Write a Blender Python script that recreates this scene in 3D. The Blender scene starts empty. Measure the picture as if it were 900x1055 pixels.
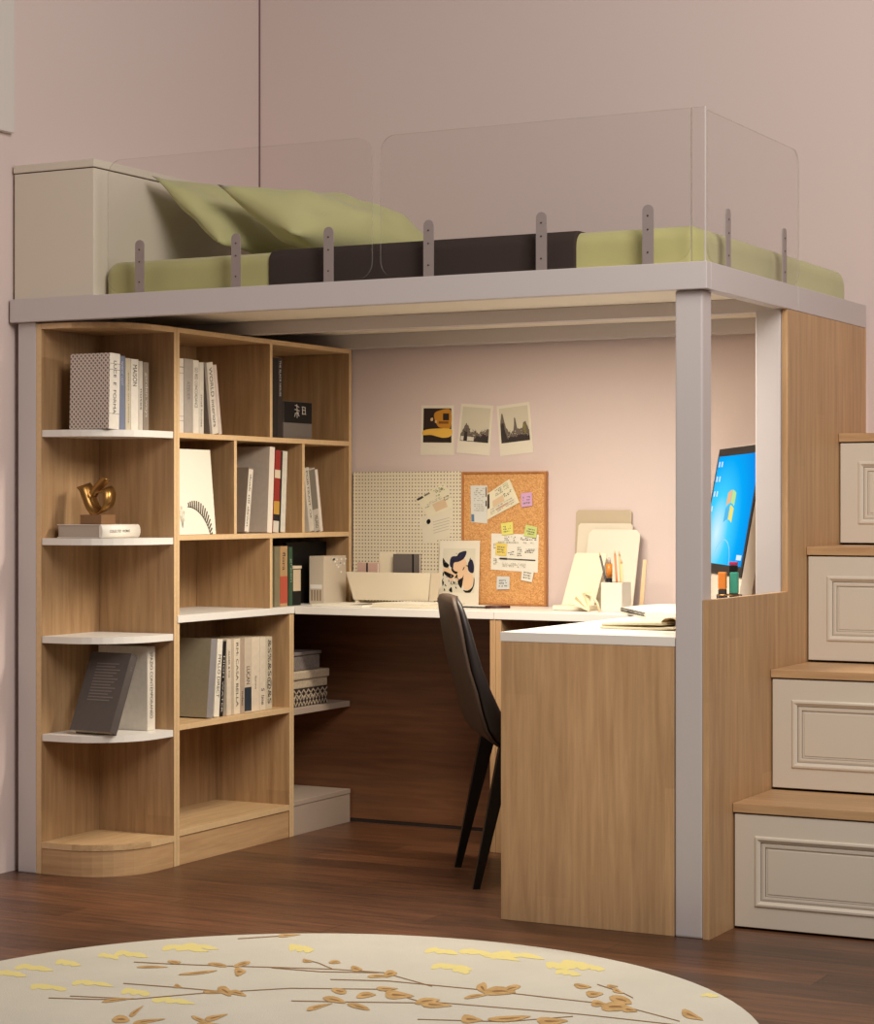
import bpy, bmesh, math, random
from mathutils import Vector, Matrix
random.seed(7)
S = bpy.context.scene
COL = S.collection

# ------------------------------------------------------------------ camera
CAM = Vector((1.944, -5.1275, 1.0888)); F = 2232.35; HY = 521.17; PSI = 0.4843
cp, sp = math.cos(PSI), math.sin(PSI)
def floor_pt(u, v, z):
    """point of the horizontal plane at height z that was measured at (u, v) in the photograph"""
    a = (u-450)/F; b = (HY-v)/F
    d = Vector((a*cp-sp, a*sp+cp, b)); t = (z-CAM.z)/d.z
    return CAM + d*t

cam_d = bpy.data.cameras.new('camera'); cam = bpy.data.objects.new('camera', cam_d); COL.objects.link(cam)
cam.location = CAM; cam.rotation_euler = (math.pi/2, 0, PSI)
cam_d.sensor_fit = 'HORIZONTAL'; cam_d.sensor_width = 36; cam_d.lens = F/900*36
cam_d.shift_y = -(527.5-HY)/900; cam_d.clip_end = 60
S.camera = cam
S.view_settings.view_transform = 'Standard'; S.view_settings.look = 'None'
S.view_settings.gamma = 1; S.view_settings.use_curve_mapping = False; S.view_settings.exposure = 0.0

# ------------------------------------------------------------------ materials
def srgb(r, g, b):
    f = lambda c: (c/255/12.92) if c/255 <= .04045 else ((c/255+.055)/1.055)**2.4
    return (f(r), f(g), f(b), 1)
MATS = {}
def mat(name, col, rough=.55, metal=0, spec=.5, bump=0, bscale=200, emit=None, coat=0, noise=0, nscale=30, sheen=0):
    if name in MATS: return MATS[name]
    m = bpy.data.materials.new(name); m.use_nodes = True; MATS[name] = m
    nt = m.node_tree; b = nt.nodes['Principled BSDF']
    b.inputs['Base Color'].default_value = col; b.inputs['Roughness'].default_value = rough
    b.inputs['Metallic'].default_value = metal; b.inputs['Specular IOR Level'].default_value = spec
    b.inputs['Coat Weight'].default_value = coat
    if sheen: b.inputs['Sheen Weight'].default_value = sheen
    if emit: b.inputs['Emission Color'].default_value = emit[0]; b.inputs['Emission Strength'].default_value = emit[1]
    if bump or noise:
        tc = nt.nodes.new('ShaderNodeTexCoord')
    if bump:
        n = nt.nodes.new('ShaderNodeTexNoise'); n.inputs['Scale'].default_value = bscale; n.inputs['Detail'].default_value = 4
        nt.links.new(tc.outputs['Object'], n.inputs['Vector'])
        bp = nt.nodes.new('ShaderNodeBump'); bp.inputs['Strength'].default_value = bump; bp.inputs['Distance'].default_value = .002
        nt.links.new(n.outputs['Fac'], bp.inputs['Height']); nt.links.new(bp.outputs['Normal'], b.inputs['Normal'])
    if noise:
        n2 = nt.nodes.new('ShaderNodeTexNoise'); n2.inputs['Scale'].default_value = nscale; n2.inputs['Detail'].default_value = 6
        nt.links.new(tc.outputs['Object'], n2.inputs['Vector'])
        r = nt.nodes.new('ShaderNodeValToRGB'); r.color_ramp.elements[0].position = .3; r.color_ramp.elements[1].position = .7
        r.color_ramp.elements[0].color = tuple(c*(1-noise) for c in col[:3])+(1,)
        r.color_ramp.elements[1].color = tuple(min(1, c*(1+noise)) for c in col[:3])+(1,)
        nt.links.new(n2.outputs['Fac'], r.inputs['Fac']); nt.links.new(r.outputs['Color'], b.inputs['Base Color'])
    return m

def wood(name, c1, c2, grain='Z', stave=.085, rough=.5, contrast=.10, gaps=False, length=1.2, coat=0):
    """wood with grain along one axis; staves of slightly different tone across it"""
    m = bpy.data.materials.new(name); m.use_nodes = True; nt = m.node_tree; N = nt.nodes.new; L = nt.links.new
    b = nt.nodes['Principled BSDF']; b.inputs['Roughness'].default_value = rough; b.inputs['Coat Weight'].default_value = coat
    b.inputs['Coat Roughness'].default_value = .25
    tc = N('ShaderNodeTexCoord'); mp = N('ShaderNodeMapping'); L(tc.outputs['Object'], mp.inputs['Vector'])
    sc = {'X': (1.6, 26, 26), 'Y': (26, 1.6, 26), 'Z': (26, 26, 1.6), 'H': (1.6, 1.6, 26)}[grain]; mp.inputs['Scale'].default_value = sc
    n = N('ShaderNodeTexNoise'); n.inputs['Scale'].default_value = 2.2; n.inputs['Detail'].default_value = 7; n.inputs['Roughness'].default_value = .62
    n.inputs['Distortion'].default_value = .35
    L(mp.outputs['Vector'], n.inputs['Vector'])
    r = N('ShaderNodeValToRGB'); r.color_ramp.elements[0].position = .33; r.color_ramp.elements[1].position = .68
    r.color_ramp.elements[0].color = c1; r.color_ramp.elements[1].color = c2; L(n.outputs['Fac'], r.inputs['Fac'])
    sx = N('ShaderNodeSeparateXYZ'); L(tc.outputs['Object'], sx.inputs['Vector'])
    def math_(op, a, bb=None):
        q = N('ShaderNodeMath'); q.operation = op
        for i, v in enumerate((a, bb)):
            if v is None: continue
            if isinstance(v, (int, float)): q.inputs[i].default_value = v
            else: L(v, q.inputs[i])
        return q.outputs[0]
    if grain == 'Z': across = math_('ADD', sx.outputs['X'], sx.outputs['Y']); along = sx.outputs['Z']
    elif grain == 'H': across = sx.outputs['Z']; along = sx.outputs['Z']
    elif grain == 'X': across = math_('ADD', sx.outputs['Y'], sx.outputs['Z']); along = sx.outputs['X']
    else: across = math_('ADD', sx.outputs['X'], sx.outputs['Z']); along = sx.outputs['Y']
    row = math_('DIVIDE', across, stave); ri = math_('FLOOR', row)
    off = math_('MULTIPLY', ri, .437); al = math_('ADD', math_('DIVIDE', along, length), off); ai = math_('FLOOR', al)
    cv = N('ShaderNodeCombineXYZ'); L(ri, cv.inputs[0]); L(ai, cv.inputs[1])
    wn = N('ShaderNodeTexWhiteNoise'); wn.noise_dimensions = '3D'; L(cv.outputs[0], wn.inputs['Vector'])
    hs = N('ShaderNodeHueSaturation'); L(r.outputs['Color'], hs.inputs['Color'])
    val = math_('ADD', math_('MULTIPLY', wn.outputs['Value'], contrast*2), 1-contrast); L(val, hs.inputs['Value'])
    out = hs.outputs['Color']
    if gaps:
        fr = math_('FRACT', row); d = math_('MINIMUM', fr, math_('SUBTRACT', 1, fr)); g1 = math_('LESS_THAN', d, .012)
        fa = math_('FRACT', al); d2 = math_('MINIMUM', fa, math_('SUBTRACT', 1, fa)); g2 = math_('LESS_THAN', d2, .0012)
        g = math_('MAXIMUM', g1, g2); mx = N('ShaderNodeMixRGB'); mx.inputs['Color2'].default_value = (.012, .007, .004, 1)
        L(math_('MULTIPLY', g, .75), mx.inputs['Fac']); L(out, mx.inputs['Color1']); out = mx.outputs['Color']
    L(out, b.inputs['Base Color'])
    bp = N('ShaderNodeBump'); bp.inputs['Strength'].default_value = .12; bp.inputs['Distance'].default_value = .001
    L(n.outputs['Fac'], bp.inputs['Height']); L(bp.outputs['Normal'], b.inputs['Normal'])
    return m

OAK1, OAK2 = srgb(179, 140, 99), srgb(203, 165, 120)
oak = wood('light oak, upright grain', OAK1, OAK2, 'Z', .09, .5, .07)
oak_in = wood('oak interior, upright grain', srgb(152, 117, 80), srgb(180, 145, 104), 'Z', .09, .5, .07)  # darker copy of the oak, compartment shade put into its colour
oak_h = wood('light oak, level grain', OAK1, OAK2, 'H', .2, .5, .04)
edge_oak = mat('light oak edge band', srgb(216, 182, 136), .45, noise=.05, nscale=90)
oak_y = wood('light oak, grain along depth', srgb(186, 150, 106), srgb(212, 178, 132), 'Y', .09, .5, .06)
oak_x = wood('light oak, grain along width', OAK1, OAK2, 'X', .12, .45, .08)
oak_under = wood('oak back panel darkened for shade', srgb(106, 70, 46), srgb(130, 86, 56), 'H', .13, .4, .09)  # oak browned to include the dim light under the desk
floor_m = wood('dark plank floor', srgb(64, 39, 26), srgb(114, 73, 45), 'X', .125, .40, .38, True, 1.3, .12)
wall_m = mat('pink plaster wall', srgb(216, 197, 190), .9, spec=.2, bump=.05, bscale=60)
white_m = mat('white lacquer', srgb(232, 226, 216), .35)
metal_m = mat('pale lilac grey powder coated metal', srgb(203, 195, 192), .4, .15, bump=.02)
cream_m = mat('cream cabinet paint', srgb(216, 205, 187), .45)
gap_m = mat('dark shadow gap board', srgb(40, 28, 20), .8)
glaze_m = mat('brown glazed groove line', srgb(98, 78, 62), .6)
under_m = mat('pale bed base board', srgb(240, 230, 212), .6)
clip_m = mat('brushed steel clip', srgb(158, 146, 141), .45, .35)
screw_m = mat('dark screw head', srgb(70, 62, 58), .4, .8)
green_m = mat('lime green bed linen', srgb(182, 177, 120), .85, spec=.15, bump=.25, bscale=55, noise=.06, nscale=6, sheen=.3)
green2_m = mat('lime green pillow cotton', srgb(188, 184, 130), .85, spec=.15, bump=.3, bscale=40, noise=.05, nscale=7, sheen=.3)
dark_m = mat('charcoal brown blanket', srgb(62, 52, 48), .9, spec=.1, bump=.2, bscale=90)
rug_m = mat('cream rug pile', srgb(204, 199, 184), .95, spec=.05, bump=.5, bscale=260, noise=.04, nscale=5)
rug_y = mat('soft yellow rug blossom', srgb(224, 210, 140), .95, spec=.05)
rug_t = mat('tan rug petal', srgb(190, 156, 106), .95, spec=.05, noise=.2, nscale=40)
rug_b = mat('brown rug stem', srgb(146, 112, 76), .95, spec=.05)
page_m = mat('book pages', srgb(226, 214, 192), .8, bump=.2, bscale=300)
black_m = mat('black', srgb(16, 13, 12), .6, spec=.3)
ink_m = mat('dark print', srgb(52, 44, 42), .7)
paper_m = mat('off white paper', srgb(232, 224, 206), .8)
brass_m = mat('aged brass', srgb(158, 118, 66), .32, .9)
walnut_m = mat('brown wooden plinth', srgb(128, 92, 58), .4)
chairb_m = mat('brown leather chair shell', srgb(70, 52, 38), .6, bump=.1, bscale=150)
chaird_m = mat('dark brown leather', srgb(34, 24, 20), .45, bump=.1, bscale=150)
leg_m = mat('black chair leg', srgb(18, 14, 13), .4)

def glass_material():
    m = bpy.data.materials.new('clear acrylic'); m.use_nodes = True; nt = m.node_tree; nt.nodes.clear()
    o = nt.nodes.new('ShaderNodeOutputMaterial'); mx = nt.nodes.new('ShaderNodeMixShader')
    t = nt.nodes.new('ShaderNodeBsdfTransparent'); t.inputs[0].default_value = (.975, .972, .97, 1)
    g = nt.nodes.new('ShaderNodeBsdfGlossy'); g.inputs['Roughness'].default_value = .03
    f = nt.nodes.new('ShaderNodeFresnel'); f.inputs['IOR'].default_value = 1.25
    ge = nt.nodes.new('ShaderNodeNewGeometry'); iv = nt.nodes.new('ShaderNodeMath'); iv.operation = 'SUBTRACT'; iv.inputs[0].default_value = 1
    ml = nt.nodes.new('ShaderNodeMath'); ml.operation = 'MULTIPLY'
    nt.links.new(ge.outputs['Backfacing'], iv.inputs[1]); nt.links.new(iv.outputs[0], ml.inputs[0]); nt.links.new(f.outputs[0], ml.inputs[1])
    nt.links.new(ml.outputs[0], mx.inputs[0]); nt.links.new(t.outputs[0], mx.inputs[1]); nt.links.new(g.outputs[0], mx.inputs[2])
    nt.links.new(mx.outputs[0], o.inputs[0]); return m
glass_m = glass_material()
def edge_material():
    m = bpy.data.materials.new('polished acrylic edge'); m.use_nodes = True; nt = m.node_tree; nt.nodes.clear()
    o = nt.nodes.new('ShaderNodeOutputMaterial'); mx = nt.nodes.new('ShaderNodeMixShader'); mx.inputs[0].default_value = .2
    t = nt.nodes.new('ShaderNodeBsdfTransparent'); t.inputs[0].default_value = (.9, .9, .88, 1)
    g = nt.nodes.new('ShaderNodeBsdfPrincipled'); g.inputs['Base Color'].default_value = srgb(190, 182, 172); g.inputs['Roughness'].default_value = .15
    nt.links.new(t.outputs[0], mx.inputs[1]); nt.links.new(g.outputs[0], mx.inputs[2]); nt.links.new(mx.outputs[0], o.inputs[0]); return m
edge_m = edge_material()

def peg_material():
    m = bpy.data.materials.new('cream perforated board'); m.use_nodes = True; nt = m.node_tree; N = nt.nodes.new; L = nt.links.new
    b = nt.nodes['Principled BSDF']; b.inputs['Roughness'].default_value = .6
    tc = N('ShaderNodeTexCoord'); mp = N('ShaderNodeVectorMath'); mp.operation = 'SCALE'; mp.inputs['Scale'].default_value = 1/.0122
    L(tc.outputs['Object'], mp.inputs[0]); fr = N('ShaderNodeVectorMath'); fr.operation = 'FRACTION'; L(mp.outputs[0], fr.inputs[0])
    sb = N('ShaderNodeVectorMath'); sb.operation = 'SUBTRACT'; sb.inputs[1].default_value = (.5, 0, .5); L(fr.outputs[0], sb.inputs[0])
    ml = N('ShaderNodeVectorMath'); ml.operation = 'MULTIPLY'; ml.inputs[1].default_value = (1, 0, 1); L(sb.outputs[0], ml.inputs[0])
    ln = N('ShaderNodeVectorMath'); ln.operation = 'LENGTH'; L(ml.outputs[0], ln.inputs[0])
    lt = N('ShaderNodeMath'); lt.operation = 'LESS_THAN'; lt.inputs[1].default_value = .21; L(ln.outputs['Value'], lt.inputs[0])
    mx = N('ShaderNodeMixRGB'); mx.inputs['Color1'].default_value = srgb(226, 214, 188); mx.inputs['Color2'].default_value = srgb(128, 108, 84)
    L(lt.outputs[0], mx.inputs['Fac']); L(mx.outputs[0], b.inputs['Base Color']); return m
peg_m = peg_material()
def cork_material():
    m = bpy.data.materials.new('cork'); m.use_nodes = True; nt = m.node_tree; N = nt.nodes.new; L = nt.links.new
    b = nt.nodes['Principled BSDF']; b.inputs['Roughness'].default_value = .85
    tc = N('ShaderNodeTexCoord'); n = N('ShaderNodeTexVoronoi'); n.inputs['Scale'].default_value = 300; L(tc.outputs['Object'], n.inputs['Vector'])
    sp_ = N('ShaderNodeSeparateColor'); L(n.outputs['Color'], sp_.inputs[0])
    r = N('ShaderNodeValToRGB'); e = r.color_ramp.elements; e[0].position = 0; e[0].color = srgb(186, 128, 74); e[1].position = 1; e[1].color = srgb(222, 172, 112)
    q = e.new(.5); q.color = srgb(208, 152, 92); L(sp_.outputs[0], r.inputs['Fac']); L(r.outputs['Color'], b.inputs['Base Color']); return m
cork_m = cork_material()
def dots_material(name, c1, c2, s, thr=.3):
    m = bpy.data.materials.new(name); m.use_nodes = True; nt = m.node_tree; N = nt.nodes.new; L = nt.links.new
    b = nt.nodes['Principled BSDF']; b.inputs['Roughness'].default_value = .7
    tc = N('ShaderNodeTexCoord'); mp = N('ShaderNodeMapping'); mp.inputs['Rotation'].default_value = (0, math.radians(45), 0); mp.inputs['Scale'].default_value = (s, s, s)
    L(tc.outputs['Object'], mp.inputs[0]); fr = N('ShaderNodeVectorMath'); fr.operation = 'FRACTION'; L(mp.outputs[0], fr.inputs[0])
    sb = N('ShaderNodeVectorMath'); sb.operation = 'SUBTRACT'; sb.inputs[1].default_value = (.5, 0, .5); L(fr.outputs[0], sb.inputs[0])
    ml = N('ShaderNodeVectorMath'); ml.operation = 'MULTIPLY'; ml.inputs[1].default_value = (1, 0, 1); L(sb.outputs[0], ml.inputs[0])
    ln = N('ShaderNodeVectorMath'); ln.operation = 'LENGTH'; L(ml.outputs[0], ln.inputs[0])
    lt = N('ShaderNodeMath'); lt.operation = 'LESS_THAN'; lt.inputs[1].default_value = thr; L(ln.outputs['Value'], lt.inputs[0])
    mx = N('ShaderNodeMixRGB'); mx.inputs['Color1'].default_value = c1; mx.inputs['Color2'].default_value = c2
    L(lt.outputs[0], mx.inputs['Fac']); L(mx.outputs[0], b.inputs['Base Color']); return m

# ------------------------------------------------------------------ mesh helpers
class M:
    """collects faces with materials; build() links them as ONE mesh object"""
    def __init__(s): s.bm = bmesh.new(); s.mats = []; s.sm = False
    def mi(s, m):
        if m not in s.mats: s.mats.append(m)
        return s.mats.index(m)
    def hexa(s, p, m):
        v = [s.bm.verts.new(q) for q in p]; i = s.mi(m)
        fs = []
        for a in ((0, 3, 2, 1), (4, 5, 6, 7), (0, 1, 5, 4), (1, 2, 6, 5), (2, 3, 7, 6), (3, 0, 4, 7)):
            f = s.bm.faces.new([v[k] for k in a]); f.material_index = i; fs.append(f)
        return v, fs
    def box(s, x0, x1, y0, y1, z0, z1, m, bev=0.0):
        x0, x1 = sorted((x0, x1)); y0, y1 = sorted((y0, y1)); z0, z1 = sorted((z0, z1))
        v, fs = s.hexa([(x0, y0, z0), (x1, y0, z0), (x1, y1, z0), (x0, y1, z0), (x0, y0, z1), (x1, y0, z1), (x1, y1, z1), (x0, y1, z1)], m)
        if bev:
            e = list({e for f in fs for e in f.edges})
            bmesh.ops.bevel(s.bm, geom=e, offset=min(bev, .45*min(x1-x0, y1-y0, z1-z0)), segments=2, affect='EDGES', profile=.6)
        return s
    def poly(s, pts, vec, m, m_side=None):
        """flat polygon pts (3D) extruded by vec"""
        vec = Vector(vec); a = [s.bm.verts.new(p) for p in pts]; b = [s.bm.verts.new(Vector(p)+vec) for p in pts]; n = len(pts); i = s.mi(m); j = s.mi(m_side or m)
        for fv, k in ((list(reversed(a)), i), (b, i)):
            f = s.bm.faces.new(fv); f.material_index = k
        for k in range(n):
            f = s.bm.faces.new((a[k], a[(k+1) % n], b[(k+1) % n], b[k])); f.material_index = j
        return s
    def face(s, pts, m):
        f = s.bm.faces.new([s.bm.verts.new(p) for p in pts]); f.material_index = s.mi(m); return s
    def ring_loft(s, rings, m, cap=True):
        V = [[s.bm.verts.new(p) for p in r] for r in rings]; i = s.mi(m); n = len(rings[0])
        for a, b in zip(V, V[1:]):
            for k in range(n):
                f = s.bm.faces.new((a[k], a[(k+1) % n], b[(k+1) % n], b[k])); f.material_index = i; f.smooth = True
        if cap:
            f = s.bm.faces.new(list(reversed(V[0]))); f.material_index = i; f = s.bm.faces.new(V[-1]); f.material_index = i
        return s
    def tube(s, pts, r, m, n=8, r2=None):
        pts = [Vector(p) for p in pts]; rings = []
        for k, p in enumerate(pts):
            t = (pts[min(k+1, len(pts)-1)]-pts[max(k-1, 0)]).normalized()
            u = t.orthogonal().normalized() if k == 0 else (u - t*u.dot(t)).normalized(); w = t.cross(u)
            rr = r if r2 is None else r+(r2-r)*k/(len(pts)-1)
            rings.append([p+(u*math.cos(2*math.pi*q/n)+w*math.sin(2*math.pi*q/n))*rr for q in range(n)])
        return s.ring_loft(rings, m)
    def grid(s, fn, nu, nv, m, closed_u=False):
        V = [[s.bm.verts.new(fn(a/nu, b/nv)) for b in range(nv+1)] for a in range(nu+1)]; i = s.mi(m)
        for a in range(nu):
            for b in range(nv):
                f = s.bm.faces.new((V[a][b], V[a+1][b], V[a+1][b+1], V[a][b+1])); f.material_index = i; f.smooth = True
        return s
    def text(s, txt, m, origin, right, up, length, height):
        """letters lying in the plane of right/up, starting at origin, fitted to length x height"""
        cu = bpy.data.curves.new('lettering', 'FONT'); cu.body = txt; o = bpy.data.objects.new('lettering', cu); COL.objects.link(o)
        dg = bpy.context.evaluated_depsgraph_get(); me = bpy.data.meshes.new_from_object(o.evaluated_get(dg))
        xs = [v.co.x for v in me.vertices]; ys = [v.co.y for v in me.vertices]
        if xs:
            x0, x1, y0, y1 = min(xs), max(xs), min(ys), max(ys); right = Vector(right); up = Vector(up); O = Vector(origin); i = s.mi(m)
            vv = [s.bm.verts.new(O+right*((v.co.x-x0)/(x1-x0)*length)+up*((v.co.y-y0)/(y1-y0)*height)) for v in me.vertices]
            for p in me.polygons:
                try: f = s.bm.faces.new([vv[k] for k in p.vertices]); f.material_index = i
                except ValueError: pass
        bpy.data.objects.remove(o); bpy.data.curves.remove(cu); bpy.data.meshes.remove(me); return s
    def build(s, name, parent=None, at=None, world=True, smooth=False, weld=False):
        """verts are in world coordinates when world=True, else local to parent"""
        if weld: bmesh.ops.remove_doubles(s.bm, verts=s.bm.verts, dist=1e-5)
        base = Vector(at) if at is not None else Vector((0, 0, 0))
        if parent is not None: base = Vector(parent['base']) if 'base' in parent else Vector(parent.location); 
        if world and (parent is not None or at is not None): bmesh.ops.translate(s.bm, verts=s.bm.verts, vec=-base)
        bmesh.ops.recalc_face_normals(s.bm, faces=s.bm.faces)
        me = bpy.data.meshes.new(name); s.bm.to_mesh(me); s.bm.free()
        for m in s.mats: me.materials.append(m)
        if smooth:
            for p in me.polygons: p.use_smooth = True
        o = bpy.data.objects.new(name, me); COL.objects.link(o)
        if parent is not None: o.parent = parent
        elif at is not None: o.location = at
        return o
def tag(o, label, cat=None, group=None, kind=None):
    if label: o['label'] = label
    if cat: o['category'] = cat
    if group: o['group'] = group
    if kind: o['kind'] = kind
    return o
def thing(name, label, cat, loc, rot=(0, 0, 0), group=None):
    o = bpy.data.objects.new(name, None); COL.objects.link(o); o.location = loc; o.rotation_euler = rot; o.empty_display_size = .05
    return tag(o, label, cat, group)
def sub(M_, name, part, world=True):
    """sub-part: child of a part; the part sits at its thing's origin so world coordinates are kept"""
    base = Vector(part.parent.location) if part.parent else Vector(part.location)
    if world: bmesh.ops.translate(M_.bm, verts=M_.bm.verts, vec=-base)
    o = M_.build(name, world=False); o.parent = part; return o

# ------------------------------------------------------------------ the room
WX, WY = -2.186, 1.372
o = M().box(WX-.12, 3.4, -6.2, WY+.12, -.1, 0, floor_m).build('floor'); o['kind'] = 'structure'
o = M().box(WX, 3.4, WY, WY+.12, 0, 3.1, wall_m).build('wall_back'); o['kind'] = 'structure'
o = M().box(WX-.12, WX, -6.2, WY+.12, 0, 3.1, wall_m).build('wall_left'); o['kind'] = 'structure'

H, HB = 1.702, 1.633
o = M().box(WX+.0002, WX+.004, WY-.004, WY-.0002, 0, 3.1, mat('painted corner shade', srgb(120, 88, 84), .9)).build('corner_shade_1'); o['kind'] = 'structure'  # dark strip imitating the line of shade in the wall corner
# ------------------------------------------------------------------ loft bed
bed = thing('loft_bed', 'pale grey metal loft bed frame on slim posts over the desk', 'bed', (-1.08, .68, 0))
M().box(-2.177, .0185, -.02, .012, HB, H, metal_m, .002).build('front_rail', bed)
m = M(); m.box(-.02, .0185, .0125, .6995, HB, H, metal_m, .0015); m.box(-.02, .0185, .7005, 1.352, HB, H, metal_m, .0015); m.build('side_rail', bed)
M().box(-2.177, -.021, 1.30, 1.352, 1.628, H, metal_m, .002).build('back_rail', bed)
M().box(-2.177, -2.13, .0125, 1.299, HB, H, metal_m, .002).build('end_rail', bed)
M().box(-2.129, -.021, .70, .745, 1.634, 1.6745, metal_m, .002).build('middle_beam', bed)
tag(M().box(-2.129, -.021, .0125, 1.299, 1.675, 1.699, under_m).build('bed_base', bed), 'cream board seen from below')
M().box(-.074, 0, 0, .064, 0, HB-.0005, metal_m, .005).build('post', bed)
M().box(-2.162, -2.0965, 0, .05, 0, HB-.0005, metal_m, .003).build('post', bed)
M().box(-.074, -.0005, .604, .654, 0, HB-.0005, metal_m, .003).build('post', bed)

# headboard cabinet
hb = thing('headboard_cabinet', 'cream headboard cabinet with thin lid standing at the left end of the bed', 'cabinet', (-2.03, .68, H))
M().box(-2.176, -1.884, .0, 1.352, H+.0005, 2.076, cream_m, .003).build('body', hb)
M().box(-2.178, -1.881, -.003, 1.354, 2.0785, 2.102, cream_m, .003).build('lid', hb)
M().box(-2.172, -1.888, .004, 1.35, 2.0755, 2.079, gap_m).build('shadow_gap', hb)

# mattress with blanket: rounded cross-section along X
def rr(y0, y1, z0, z1, r, n=6):
    pts = []; rt = r
    for cy, cz, a0 in ((y1-rt, z1-rt, 0), (y0+rt, z1-rt, 90), (y0+.006, z0+.006, 180), (y1-.006, z0+.006, 270)):
        r = rt if a0 < 100 else .006
        for k in range(n+1):
            a = math.radians(a0+90*k/n); pts.append((cy+r*math.cos(a), cz+r*math.sin(a)))
    return pts
def loaf(x0, x1, y0, y1, z0, z1, r, m, endr=.03, wob=.0):
    """rounded box with its length along X"""
    mm = M(); N = 6; xs = []
    for k in range(N+1):
        a = math.radians(90*k/N); xs.append((x0+endr*(1-math.sin(a)), endr*(1-math.cos(a)) if False else endr*(1-math.sin(math.radians(90*k/N)))))
    st = [(x0+endr*(1-math.cos(math.radians(90*k/N))), endr*(1-math.sin(math.radians(90*k/N)))) for k in range(N+1)]
    mid = [(x0+endr+(x1-x0-2*endr)*k/24, 0) for k in range(1, 24)]
    en = [(x1-endr*(1-math.cos(math.radians(90*k/N))), endr*(1-math.sin(math.radians(90*k/N)))) for k in range(N, -1, -1)]
    rings = []
    for x, ins in st+mid+en:
        w = wob*math.sin(x*37)+wob*.6*math.sin(x*83+1)
        rings.append([(x, y, z) for y, z in rr(y0+ins+w, y1-ins, z0+ins*.3, z1-ins+w*.5, max(.006, r-ins*.5))])
    mm.ring_loft(rings, m); return mm
mt = thing('mattress', 'lime green mattress lying in the loft bed', 'mattress', (-.95, .7, H))
loaf(-1.878, -.022, .035, 1.295, H+.0005, 1.804, .040, green_m, .040, .0012).build('mattress_body', mt)
bl = thing('blanket', 'charcoal brown blanket laid flat across the middle of the green mattress', 'blanket', (-.83, .7, 1.72))
loaf(-1.303, -.362, .028, 1.2985, H+.0008, 1.8085, .034, dark_m, .006, .0).build('blanket_cloth', bl)

def cushion(name, label, corners, thick, m, nu=28, nv=20, sag=.08, seed=0):
    """pillow between four corners: A near top, B far top, C far bottom, D near bottom"""
    A, B, C_, D = [Vector(c) for c in corners]; ctr = (A+B+C_+D)/4; nrm = (B-A).cross(D-A).normalized()
    mm = M(); rnd = random.Random(seed); ph = [rnd.uniform(0, 6) for _ in range(6)]
    def fn(side):
        def f(u, v):
            eu = 1-(2*u-1)**2; ev = 1-(2*v-1)**2
            uu = u + (.5-u)*sag*ev*(1 if abs(u-.5) > 0 else 0)*abs(2*u-1)**2; vv = v + (.5-v)*sag*.9*eu*abs(2*v-1)**2
            p = A*(1-uu)*(1-vv)+B*uu*(1-vv)+C_*uu*vv+D*(1-uu)*vv
            h = thick*(max(0, eu)*max(0, ev))**.62
            wr = .010*math.sin(9*u+ph[0]+5*v)*math.sin(7*v+ph[1])+.005*math.sin(17*u-11*v+ph[2])+.003*math.sin(31*u+14*v+ph[3])
            return p+nrm*side*(h+wr*(eu*ev)**.5)
        return f
    mm.grid(fn(1), nu, nv, m); mm.grid(fn(-1), nu, nv, m)
    o = mm.build(name, at=tuple(ctr), weld=True, smooth=True); tag(o, label, 'pillow', 'lime green pillows on the loft bed'); return o
cushion('pillow', 'lime green pillow leaning directly against the cream headboard cabinet', [(-1.835, .22, 2.078), (-1.80, .90, 2.07), (-1.60, .90, 1.86), (-1.575, .20, 1.855)], .065, green2_m, seed=1)
cushion('pillow', 'front lime green pillow, slumped over the other pillow and touching the dark blanket', [(-1.60, .22, 2.035), (-1.41, .96, 1.965), (-1.17, .92, 1.86), (-1.33, .20, 1.87)], .095, green2_m, seed=4)

# ------------------------------------------------------------------ acrylic guard panels
def rrect(a0, a1, z0, z1, r, n=8, corners=(1, 1, 1, 1)):
    pts = []
    for (ca, cz, s0, k_) in ((a1, z1, 0, 0), (a0, z1, 90, 1), (a0, z0, 180, 2), (a1, z0, 270, 3)):
        rad = r if corners[k_] else .002
        cx_ = ca-rad if ca == a1 else ca+rad; cz_ = cz-rad if cz == z1 else cz+rad
        for k in range(n+1):
            t = math.radians(s0+90*k/n); pts.append((cx_+rad*math.cos(t), cz_+rad*math.sin(t)))
    return pts
gd = []
def guard(label, pts3, vec):
    g = M(); g.poly(pts3, vec, glass_m, edge_m)
    o = g.build('guard_panel', at=tuple(Vector(pts3[0]))); return o
def clip(m, axis, c, x, z0=H+.0008, z1=1.853, w=.015):
    pts = [(c-w, z0), (c+w, z0), (c+w, z1-w)]+[(c+w*math.cos(math.radians(a)), z1-w+w*math.sin(math.radians(a))) for a in range(15, 180, 15)]+[(c-w, z1-w)]
    if axis == 'X': m.poly([(a, x, z) for a, z in pts], (0, .004, 0), clip_m)
    else: m.poly([(x, a, z) for a, z in pts], (-.004, 0, 0), clip_m)
def screws(m, axis, c, x, zq):
    for z in (zq,):
        r = .0022; ring = [(r*math.cos(k*math.pi/5), r*math.sin(k*math.pi/5)) for k in range(10)]
        if axis == 'X': m.poly([(c+a, x, z+b) for a, b in ring], (0, -.0012, 0), screw_m)
        else: m.poly([(x, c+a, z+b) for a, b in ring], (.0012, 0, 0), screw_m)
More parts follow.
